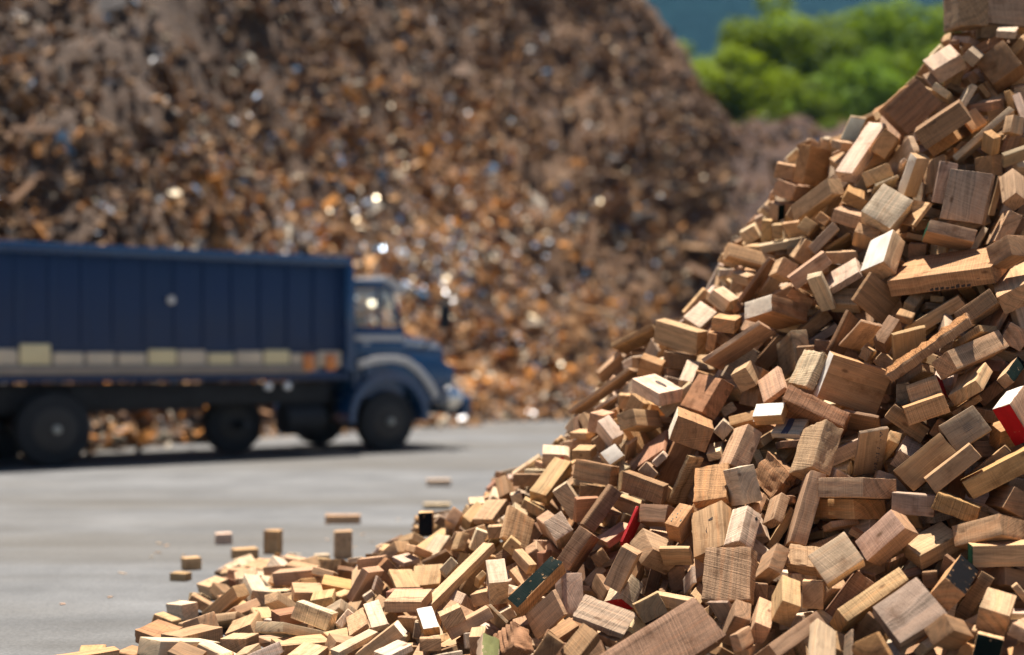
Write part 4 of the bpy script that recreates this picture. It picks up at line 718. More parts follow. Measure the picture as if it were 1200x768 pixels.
(3300,7850,3190,469,285,668,171,85,82,0),(2943,9509,2948,86,123,-132,164,150,78,1),(3676,7148,1993,-284,-214,384,210,84,41,0),
(2523,5813,444,349,-281,636,326,80,49,4),(3746,5754,512,177,34,-221,341,103,50,1),(1060,9726,1391,-423,765,73,142,136,49,1),
(3653,6815,1579,185,-225,213,102,92,66,0),(3890,8103,3162,-229,-184,595,212,142,42,3),(-473,9564,287,-70,-130,-764,136,91,83,2),
(3545,8350,3807,-25,251,-368,156,100,45,2),(2436,5955,647,-244,194,711,252,86,83,0),(3207,8593,4356,-431,211,449,168,75,67,1),
(3450,5347,284,-69,68,-845,278,137,81,0),(3065,9178,3294,5,8,-3,198,73,57,1),(3332,6281,1096,484,-24,654,187,92,61,0),
(1842,5255,166,160,42,-566,291,142,60,0),(3438,5810,610,239,-263,105,240,91,47,0),(1934,9074,2465,-15,231,-299,160,114,56,4),
(3870,8567,3422,-659,-126,-216,147,132,51,4),(2842,6968,1755,-89,133,680,166,126,68,1),(3752,6052,754,-181,159,-624,244,143,70,0),
(3699,7611,2732,-62,-73,531,289,94,55,0),(3310,5452,376,-215,-176,353,277,149,78,2),(3846,6230,1001,-116,-165,304,233,70,70,0),
(3119,5782,469,-162,314,-831,196,141,44,4),(3808,6978,1701,215,250,-320,131,98,73,3),(2689,6180,834,439,56,49,318,123,54,3),
(3965,9238,2841,141,-41,222,278,105,46,0),(2304,5872,579,46,-282,494,262,110,51,0),(2262,9134,2836,182,-269,-402,276,83,76,2),
(1403,4920,112,-267,-13,331,177,95,42,0),(3501,8516,3860,121,-150,208,133,78,40,0),(3113,4969,166,-80,-198,-436,257,85,45,2),
(2238,9558,2534,-43,68,222,269,113,84,4),(2143,9779,2220,224,430,-613,281,134,76,3),(3154,7955,3265,-215,119,-602,216,104,83,0),
(3120,8711,3980,-54,378,204,267,90,68,2),(868,5218,134,121,-186,-762,190,77,70,1),(3431,7134,2016,188,332,-341,251,114,54,0),
(1738,9165,2170,-197,64,-530,248,133,46,1),(3889,8764,3262,-289,-870,-178,143,132,77,0),(2862,7119,1940,-718,22,585,107,85,73,0),
(1445,9585,1782,111,332,557,119,109,69,3),(3501,8913,3516,302,-123,-91,192,85,72,0),(1188,5461,127,23,-58,660,161,90,67,0),
(2330,5437,249,-353,245,385,112,101,80,0),(3233,8744,4121,182,-207,675,195,113,51,2),(3618,9282,3070,-195,409,-778,137,90,81,1),
(2051,9565,2316,104,-262,-28,238,117,36,0),(774,5435,138,-337,266,585,219,71,37,1),(2925,8332,3816,-147,-171,155,173,76,42,1),
(3917,8316,3366,67,106,113,195,142,44,0),(3916,9661,2603,88,-31,-513,225,126,58,0),(3152,7186,2139,783,511,114,133,119,68,2),
(-131,9605,423,-116,-230,-21,180,136,72,2),(3477,7973,3371,-405,577,145,146,131,54,0),(3525,5551,336,150,-399,129,273,72,54,0),
(2300,5543,280,-290,-174,42,121,99,37,2),(3440,6373,1090,-17,-93,-453,186,117,36,0),(3456,6657,1455,160,54,212,207,102,69,0),
(3055,6835,1629,-382,-36,622,183,99,42,0),(176,5424,98,98,162,295,169,109,88,0),(2755,6206,991,-109,-98,-180,371,119,76,0),
(3015,5581,373,-351,-372,483,277,135,46,0),(2773,5036,230,430,623,357,194,81,79,0),(3265,6588,1488,-459,329,-88,141,135,69,4),
(3770,7103,1921,58,330,185,183,77,60,5),(2748,9761,2470,-126,351,216,189,89,78,0),(3237,5576,438,-34,-48,-447,270,126,72,0),
(3317,8327,4143,-355,168,-830,282,113,60,1),(3854,7085,1826,-65,230,525,262,98,36,2),(1830,9762,1903,852,300,-93,129,116,47,1),
(3763,8898,3350,-134,-1,-542,197,127,64,0),(2980,8218,3836,-446,-54,469,174,90,52,1),(3152,6600,1363,-195,93,-261,285,112,48,3),
(3739,9092,3183,9,-222,-808,162,147,79,3),(2995,7365,2420,-684,-349,29,140,126,59,0),(3696,5104,256,-417,-261,228,121,113,71,0),
(3744,5298,227,188,-19,62,184,121,39,0),(3937,5711,483,-141,-160,401,171,84,44,1),(3902,9742,2357,-175,-631,606,287,134,54,0),
(1038,5156,105,40,443,-41,164,133,39,1),(1412,5248,158,85,101,-699,192,142,80,5),(3919,5112,232,187,413,-226,141,132,37,3),
(3854,5170,235,-108,82,232,140,89,66,3),(2803,5339,331,156,233,-217,114,103,65,0),(761,9242,1334,54,248,359,232,102,38,1),
(2855,8543,3913,-238,96,52,356,142,57,0),(3573,7300,2335,-135,-260,-368,141,93,84,0),(2669,9612,2637,144,-207,63,131,129,57,2),
(1933,9453,2339,-62,32,-802,192,141,82,3),(1643,5038,144,178,28,479,191,91,84,0),(792,9159,1254,633,450,274,132,122,48,3),
(2746,5447,348,634,287,-204,130,117,78,3),(3209,7010,2011,66,301,-620,243,79,58,0),(3765,9472,2889,-172,339,118,186,103,69,5),
(3870,7922,3009,-4,-129,52,168,124,61,2),(-35,5578,77,-53,188,92,173,131,42,0),(2629,9113,3082,17,14,-562,184,86,63,4),
(2990,6959,1925,490,-312,-141,151,85,73,5),(2686,5760,463,-33,49,-272,152,121,59,0),(3274,8615,4210,108,192,-52,132,71,55,0),
(3953,7533,2540,-279,-21,-254,387,114,76,2),(2512,6604,1417,696,-415,102,149,134,76,5),(3539,9579,2753,142,-188,-515,371,141,69,4),
(1216,9201,1654,62,136,-176,175,133,83,4),(-60,9769,422,2,-127,-193,286,79,49,4),(3944,5979,735,-156,-59,-717,163,129,41,1),
(2738,9392,3060,145,481,264,247,103,72,0),(3289,5808,616,-186,-19,398,191,109,73,1),(1559,9711,1767,-26,45,896,387,146,54,3),
(2899,6107,820,-94,91,-523,225,94,44,2),(3034,7206,2132,217,-40,-587,124,107,65,2),(3429,8648,4062,116,150,-38,347,112,47,0),
(3502,5902,539,-19,-289,-538,199,103,84,2),(2052,4974,153,-74,-704,-23,120,108,38,0),(867,9485,1349,-208,-115,363,287,132,46,2),
(2360,5189,152,79,-65,-687,346,79,61,4),(-188,9471,420,228,84,-632,127,87,47,4),(2558,6491,1254,49,-300,-497,353,98,43,0),
(3749,5114,133,44,126,170,156,119,40,2),(1169,9626,1476,221,-48,366,229,145,75,1),(1551,9518,1867,-65,-115,-393,121,114,42,2),
(3142,8910,3816,-320,-317,-771,105,97,60,0),(-281,5807,69,-178,7,489,139,83,47,3),(2962,6292,998,68,277,-601,170,91,51,5),
(2998,7546,2747,187,182,63,173,74,47,1),(3966,6557,1351,-9,553,66,224,127,73,0),(1250,5355,153,-653,464,48,129,116,45,3),
(3243,7987,3360,508,735,139,138,124,75,2),(3754,9666,2660,-74,62,-401,342,72,54,0),(2783,6318,1042,-70,-371,681,145,133,38,4),
(2736,8260,3667,85,-14,5,142,137,67,3),(3398,5660,382,-39,-145,-422,181,86,41,5),(576,5414,135,-240,368,-478,183,115,50,0),
(483,9796,936,45,201,243,160,98,59,0),(-116,9084,499,-467,-424,334,141,127,41,0),(3576,6940,1829,-129,116,222,249,129,52,0),
(3896,6714,1544,230,25,-804,197,91,78,4),(2844,8553,3756,-156,278,522,148,138,47,0),(3689,7370,2428,-201,-46,-809,321,131,38,1),
(3935,4948,148,-214,100,37,167,85,52,2),(3644,7862,3172,95,142,-810,253,88,67,1),(1676,9484,2060,-128,172,-76,255,112,71,0),
(2947,6355,1219,-23,341,338,404,129,59,4),(3309,7393,2582,-155,840,-226,134,125,86,0),(2384,6229,825,-317,56,-259,124,97,73,3),
(3145,8148,3633,-61,-400,709,187,84,74,0),(3854,8645,3375,107,-201,748,158,116,52,4),(819,9478,1191,154,-152,-861,356,119,48,0),
(828,9485,1249,-25,395,-694,311,72,71,2),(2176,9317,2583,129,174,496,132,120,86,2),(3272,9019,3715,-506,9,-788,218,131,64,0),
(2333,9457,2587,-35,432,285,193,73,69,1),(2932,9725,2649,165,83,-785,292,74,51,0),(1784,9428,2148,39,191,-625,181,122,80,4),
(1271,9566,1591,346,45,285,122,98,38,0),(2150,5270,246,-238,-59,628,201,117,58,0),(3099,7682,3001,221,-417,-445,142,85,72,0),
(1122,5306,140,630,385,76,169,85,78,0),(3564,8489,3750,237,-117,-44,377,72,37,5),(3674,6160,946,312,-204,-686,169,96,35,0),
(3219,5985,675,136,-258,-277,149,132,83,0),(-859,6016,71,-62,-107,-150,145,81,35,1),(3665,8009,3156,-259,-184,-753,194,148,47,3),
(2425,6320,1071,-390,-19,-148,197,148,72,0),(3032,9581,2925,9,-467,434,135,82,56,4),(2644,6444,1125,-54,-75,513,196,129,54,3),
(2959,9390,3019,56,-144,-23,209,76,47,4),(3360,8212,3738,-42,-149,582,170,134,62,4),(1964,9463,2237,465,-692,-247,134,120,78,2),
(3096,6256,959,-57,167,372,195,143,50,0),(3483,6529,1302,-107,-306,-192,298,130,90,2),(548,9428,970,-407,-10,850,262,87,36,0),
(3114,9100,3384,-16,269,-333,122,110,79,0),(3774,8567,3523,-106,-26,-83,120,105,36,2),(3160,5127,274,9,116,373,164,71,68,0),
(3154,6392,1251,345,-223,487,160,135,75,2),(3724,8084,3218,-44,262,91,172,111,66,4),(-66,9794,484,123,-337,-430,179,75,40,4),
(2880,8609,3973,-72,38,-89,176,137,74,3),(2985,8992,3579,53,153,-823,192,85,55,5),(3012,5880,585,-180,12,911,178,73,64,0),
(1683,5235,166,-401,242,545,106,91,81,2),(3956,6252,854,-418,-136,671,257,94,48,3),(3175,8481,4277,-100,-416,-445,108,99,86,0),
(1152,4947,105,-273,-104,350,273,72,43,1),(3370,7564,2676,-223,95,454,263,83,79,1),(-178,5674,93,772,267,-269,126,117,62,3),
(3114,7547,2663,-363,71,767,368,95,50,3),(3120,5329,297,314,-216,722,258,113,62,0),(3280,7718,2992,313,-59,-777,292,99,85,1),
(119,9008,678,-187,239,-579,126,86,36,1),(821,9059,1346,185,-42,-557,341,101,61,4),(3350,8802,3919,-49,137,-723,187,131,45,0),
(3869,5598,388,207,452,476,199,82,75,2),(3368,6270,983,-580,659,-217,119,107,57,5),(2901,6345,1148,104,290,821,199,81,35,2),
(3979,5271,188,46,136,400,186,115,41,5),(3787,6611,1443,-320,85,-681,177,88,67,3),(2790,5644,450,97,-273,207,352,114,40,2),
(3408,8560,4015,-44,313,747,107,103,56,0),(2594,6643,1359,238,211,-602,158,98,37,0),(3543,7777,2970,-228,176,-797,112,97,80,2),
(3028,6848,1733,-208,-61,-377,197,78,44,1),(3492,8645,3822,269,-240,-531,184,91,81,1),(3041,7811,3051,-175,-279,-273,390,106,36,0),
(3812,6836,1698,-411,195,-717,282,123,78,0),(2705,5366,259,207,268,545,193,92,85,0),(3096,6560,1429,48,-1,-242,156,74,39,0),
(3645,8175,3456,117,-332,456,164,116,86,1),(3086,8808,4027,224,277,-724,289,83,47,0),(2762,6444,1278,221,-114,113,174,123,66,4),
(2171,5095,226,173,-134,570,116,71,39,4),(679,5373,143,103,331,384,135,87,36,0),(3162,6150,855,-83,392,193,238,88,75,1),
(3618,9482,2916,-208,176,476,178,116,89,0),(3972,7366,2273,-94,198,739,289,150,38,1),(3678,9240,3096,245,110,212,277,117,48,0),
(3586,8331,3617,-297,-56,-133,194,140,49,0),(1665,9730,1876,250,22,130,183,145,81,0),(3671,4914,187,-57,35,647,316,85,49,0),
(3414,4982,165,76,-53,-85,125,80,64,1),(3404,9548,2808,45,-269,-706,119,76,47,2),(3849,7500,2469,-260,89,-896,288,136,45,0),
(3613,7116,2104,-279,149,-610,118,88,84,0),(2103,9183,2622,-217,-293,-479,187,149,76,1),(2758,5926,712,-258,-221,436,172,113,82,0),
(2892,5196,171,428,109,694,179,119,64,0),(1690,9584,1906,135,-140,626,276,125,88,0),(3726,8234,3375,-94,-921,129,136,124,52,4),
(2780,8735,3554,-26,36,339,389,105,88,1),(2867,6734,1520,45,-262,54,275,104,71,0),(3203,8516,4436,351,177,855,158,75,63,3),
(3299,9126,3381,181,-6,579,262,110,55,2),(2785,7382,2357,175,-74,-191,107,86,39,0),(3115,7111,1981,-139,240,489,264,133,37,5),
(2964,7700,2904,-594,372,-250,145,130,58,4),(-109,5796,88,742,-42,-75,105,88,70,2),(3688,6922,1700,-136,-359,-281,128,99,74,0),
(3896,9117,3064,249,-365,-398,273,87,79,5),(3512,6154,919,-286,-320,-443,265,132,49,0),(2689,9203,3188,-82,-277,459,111,70,42,3),
(1366,9207,1775,-417,-408,689,165,109,83,4),(1660,9258,2016,159,-210,317,169,73,63,0),(1707,8896,2283,-484,-648,87,144,134,42,1),
(3633,5236,263,56,-69,-27,253,130,65,0),(-479,5880,82,-20,-3,-126,126,84,59,0),(2743,8644,3789,-246,225,-785,145,137,60,1),
(3968,7809,2806,-54,237,597,174,109,86,2),(1634,4918,106,-68,-602,-654,258,77,71,0),(2725,6874,1733,-128,181,736,281,101,40,0),
(1293,9356,1773,89,-247,58,396,75,37,1),(3624,8934,3382,136,-180,182,293,100,63,0),(3464,8206,3590,-241,-142,-717,259,95,52,0),
(2732,8485,3766,-19,322,-481,112,103,73,1),(2572,5420,245,399,22,526,173,100,41,0),(999,9439,1369,-758,-400,-51,139,137,69,2),
(3174,5158,184,149,61,803,232,130,63,1),(3630,6312,1059,364,652,379,198,80,71,0),(3500,6344,1172,24,-28,-202,296,72,51,1),
(1817,8987,2438,436,-173,599,132,72,40,4),(2790,6115,920,-251,-360,-656,110,104,69,2),(3025,7310,2281,185,-67,108,284,70,39,3),
(3346,6144,858,154,93,-248,169,127,60,0),(702,5569,127,62,-412,-513,129,96,42,5),(3182,9636,2816,644,-180,-527,167,75,74,0),
(3059,9607,2816,252,-731,-289,113,75,73,0),(2708,9036,3294,-83,243,-495,152,87,81,0),(3347,5944,644,-60,2,22,119,113,37,4),
(871,9722,1141,-87,-42,-308,212,114,89,0),(3959,9127,2916,153,159,-124,193,141,56,1),(3564,8811,3772,141,317,-228,163,101,36,0),
(169,9748,573,-68,-188,141,278,135,53,0),(307,5478,65,187,122,443,175,113,40,0),(450,5255,52,118,81,281,125,81,50,0),
(3372,8832,3834,-16,-131,-823,409,83,62,4),(3089,7525,2788,261,228,-399,116,110,79,2),(3886,7217,2060,102,-161,-236,352,86,82,0),
(3638,7851,3018,-38,-248,-352,185,117,56,4),(626,5155,96,-30,-252,-700,278,107,40,0),(3685,7340,2209,-164,-150,727,287,117,72,2),
(3784,9281,2934,-406,-110,414,276,132,50,0),(2758,6708,1560,369,17,114,112,89,45,4),(1300,5522,171,-44,138,429,234,73,44,2),
(2944,5324,332,-296,-174,-689,161,150,38,4),(3720,8582,3669,-33,-148,-243,268,123,40,0),(2686,9456,2872,32,310,-104,237,134,35,0),
(2976,9091,3369,26,319,-348,236,122,77,1),(3037,6079,797,-190,-218,443,135,95,60,4),(958,5452,118,-160,33,636,281,105,75,0),
(2395,9154,2837,257,179,677,228,150,81,0),(3203,6941,1871,-67,-203,-229,221,108,62,3),(2928,5728,498,148,-249,-556,213,139,44,2),
(2286,5577,370,252,-247,-807,346,140,59,1),(3137,8029,3490,278,-134,-382,179,88,53,2),(3430,6212,946,241,127,171,185,93,47,0),
(2021,9011,2655,-4,51,241,157,81,47,2),(2868,6066,730,-135,-686,-251,123,119,52,0),(1701,8969,2183,51,-121,-238,263,119,53,4),
(3141,8193,3753,-228,266,-606,218,107,89,4),(2548,5654,447,49,-2,512,104,79,37,0),(3975,8173,3109,324,-27,-273,307,125,44,1),
(2249,9672,2412,-5,-90,-427,327,82,63,3),(-73,9378,474,13,311,-237,187,130,40,1),(3827,8411,3348,164,-245,337,185,88,73,3),
(3799,6519,1332,79,-398,442,197,109,52,0),(601,9771,1004,151,1,-811,140,81,49,2),(542,9617,925,-378,142,364,372,108,57,1),
(1172,9788,1472,-194,313,-697,208,150,44,1),(3309,9618,2777,17,-89,31,177,83,51,0),(3445,7516,2592,173,414,-132,113,87,84,4),
(3039,8877,3751,274,-212,393,115,92,45,1),(947,9671,1262,21,110,-100,343,143,59,4),(3447,8297,3970,-28,3,-116,294,134,52,1),
(117,9602,607,71,255,-845,179,94,67,0),(3992,8601,3252,339,75,417,288,93,43,3),(3604,9687,2676,8,6,-46,143,119,43,4),
(3915,6430,1117,302,-197,-495,196,135,71,0),(2983,8617,4089,-5,-92,432,246,99,81,0),(3903,7831,2913,298,282,546,245,86,38,0),
(3331,7203,2264,43,-377,222,236,147,67,5),(2559,9256,2945,-358,170,155,282,134,72,1),(2196,8925,2769,-232,-399,-704,221,80,70,5),
(3681,7024,1889,-72,169,-203,183,132,46,0),(1959,4916,151,96,126,373,118,91,47,0),(2724,7154,2129,183,-198,-795,186,149,51,2),
(2038,8895,2621,-53,27,-435,287,126,45,4),(899,5245,69,17,-115,491,182,142,53,0),(3719,7701,2836,32,-174,-812,311,73,62,4),
(3187,6480,1344,-330,-777,296,126,114,47,0),(2878,6558,1282,-129,-221,-245,193,130,74,5),(2980,8304,4014,-513,633,431,123,111,83,0),
(179,5656,100,178,-174,697,134,82,54,0),(1110,9132,1556,44,-161,-470,193,81,41,5),(2429,5527,277,10,-73,-61,122,96,74,1),
(3596,9098,3289,-267,9,105,157,112,44,4),(3200,8991,3564,-160,-235,-552,184,131,74,4),(3036,9271,3174,-27,169,12,190,129,66,0),
(2663,5015,122,-320,244,-811,212,123,57,0),(1995,9719,2146,-262,62,-312,113,73,70,4),(2594,6045,692,-168,270,-217,224,87,35,1),
(164,9421,704,38,-121,-609,166,76,35,1),(728,9635,1112,-86,23,620,158,125,58,0),(3466,9012,3605,-694,305,-18,126,113,59,4),
(3299,5976,776,-65,191,491,359,92,67,1),(3569,7864,3083,0,-66,-141,198,97,42,0),(3855,9458,2750,-153,167,69,138,133,72,1),
(3227,8203,3956,-104,-191,256,196,97,64,3),(2097,9445,2455,319,233,650,253,121,63,0),(1942,9708,2057,-74,59,-366,194,73,70,4),
(3133,7400,2547,-258,287,-436,181,115,83,0),(-1811,7604,7,6,-7,322,81,22,5,0),(-1384,11346,7,42,11,4,61,23,5,0),(-35,12538,7,-2,1,-933,66,26,5,1),
(-1558,11925,7,-21,3,15,35,11,5,1),(-983,12266,7,-4,3,-566,33,20,5,1),(-1060,10783,7,12,-12,-845,37,6,5,1),(-1794,8128,7,9,-29,-331,79,27,5,1),
(-1580,8967,7,-21,-12,313,24,17,5,0),(-2544,10199,7,-9,-23,-229,93,11,5,0),(-2528,9976,7,-22,-18,392,29,13,5,1),(-1407,7286,7,-21,-8,917,27,19,5,1),
(-2547,8062,7,-28,-8,-862,31,24,5,0),(-1911,8168,7,5,26,940,21,7,5,1),(-1490,9903,7,18,-8,892,72,26,5,0),(-1902,9202,7,20,11,-377,68,23,5,1),
(-1649,12722,7,-10,4,609,40,17,5,0),(-1350,11052,7,5,17,-235,30,26,5,0),(-1668,6773,7,4,23,116,98,7,5,0),(-1628,6951,7,10,-24,-557,86,15,5,1),
(-1677,7873,7,-2,-3,569,67,24,5,1),(-1418,10910,7,-18,-2,559,66,17,5,1),(-1563,9260,7,-2,12,410,67,16,5,1),(-795,12091,7,-13,-10,807,66,12,5,1),
(-2345,8297,7,-13,-12,-622,31,19,5,0),(-1182,11251,7,32,8,-796,30,14,5,0),(-1403,6645,7,-4,24,81,52,17,5,0),(-384,12417,7,-9,22,-450,63,17,5,0),
(-1992,6712,7,-2,10,129,74,17,5,0),(-1634,9172,7,-43,-13,-814,41,8,5,1),(-1184,10484,7,16,25,214,84,12,5,0),(-2527,9225,7,12,15,728,73,21,5,1),
(-1809,7677,7,27,41,-700,99,23,5,0),(-1549,10122,7,5,17,-52,97,22,5,1),(-2568,10578,7,2,0,-507,62,18,5,0),(-2659,10713,7,-21,7,603,97,21,5,1),
(-2116,9687,7,6,4,360,21,13,5,1),(-2325,10061,7,5,20,-910,21,15,5,0),(-1681,9348,7,2,-1,483,82,12,5,1),
]
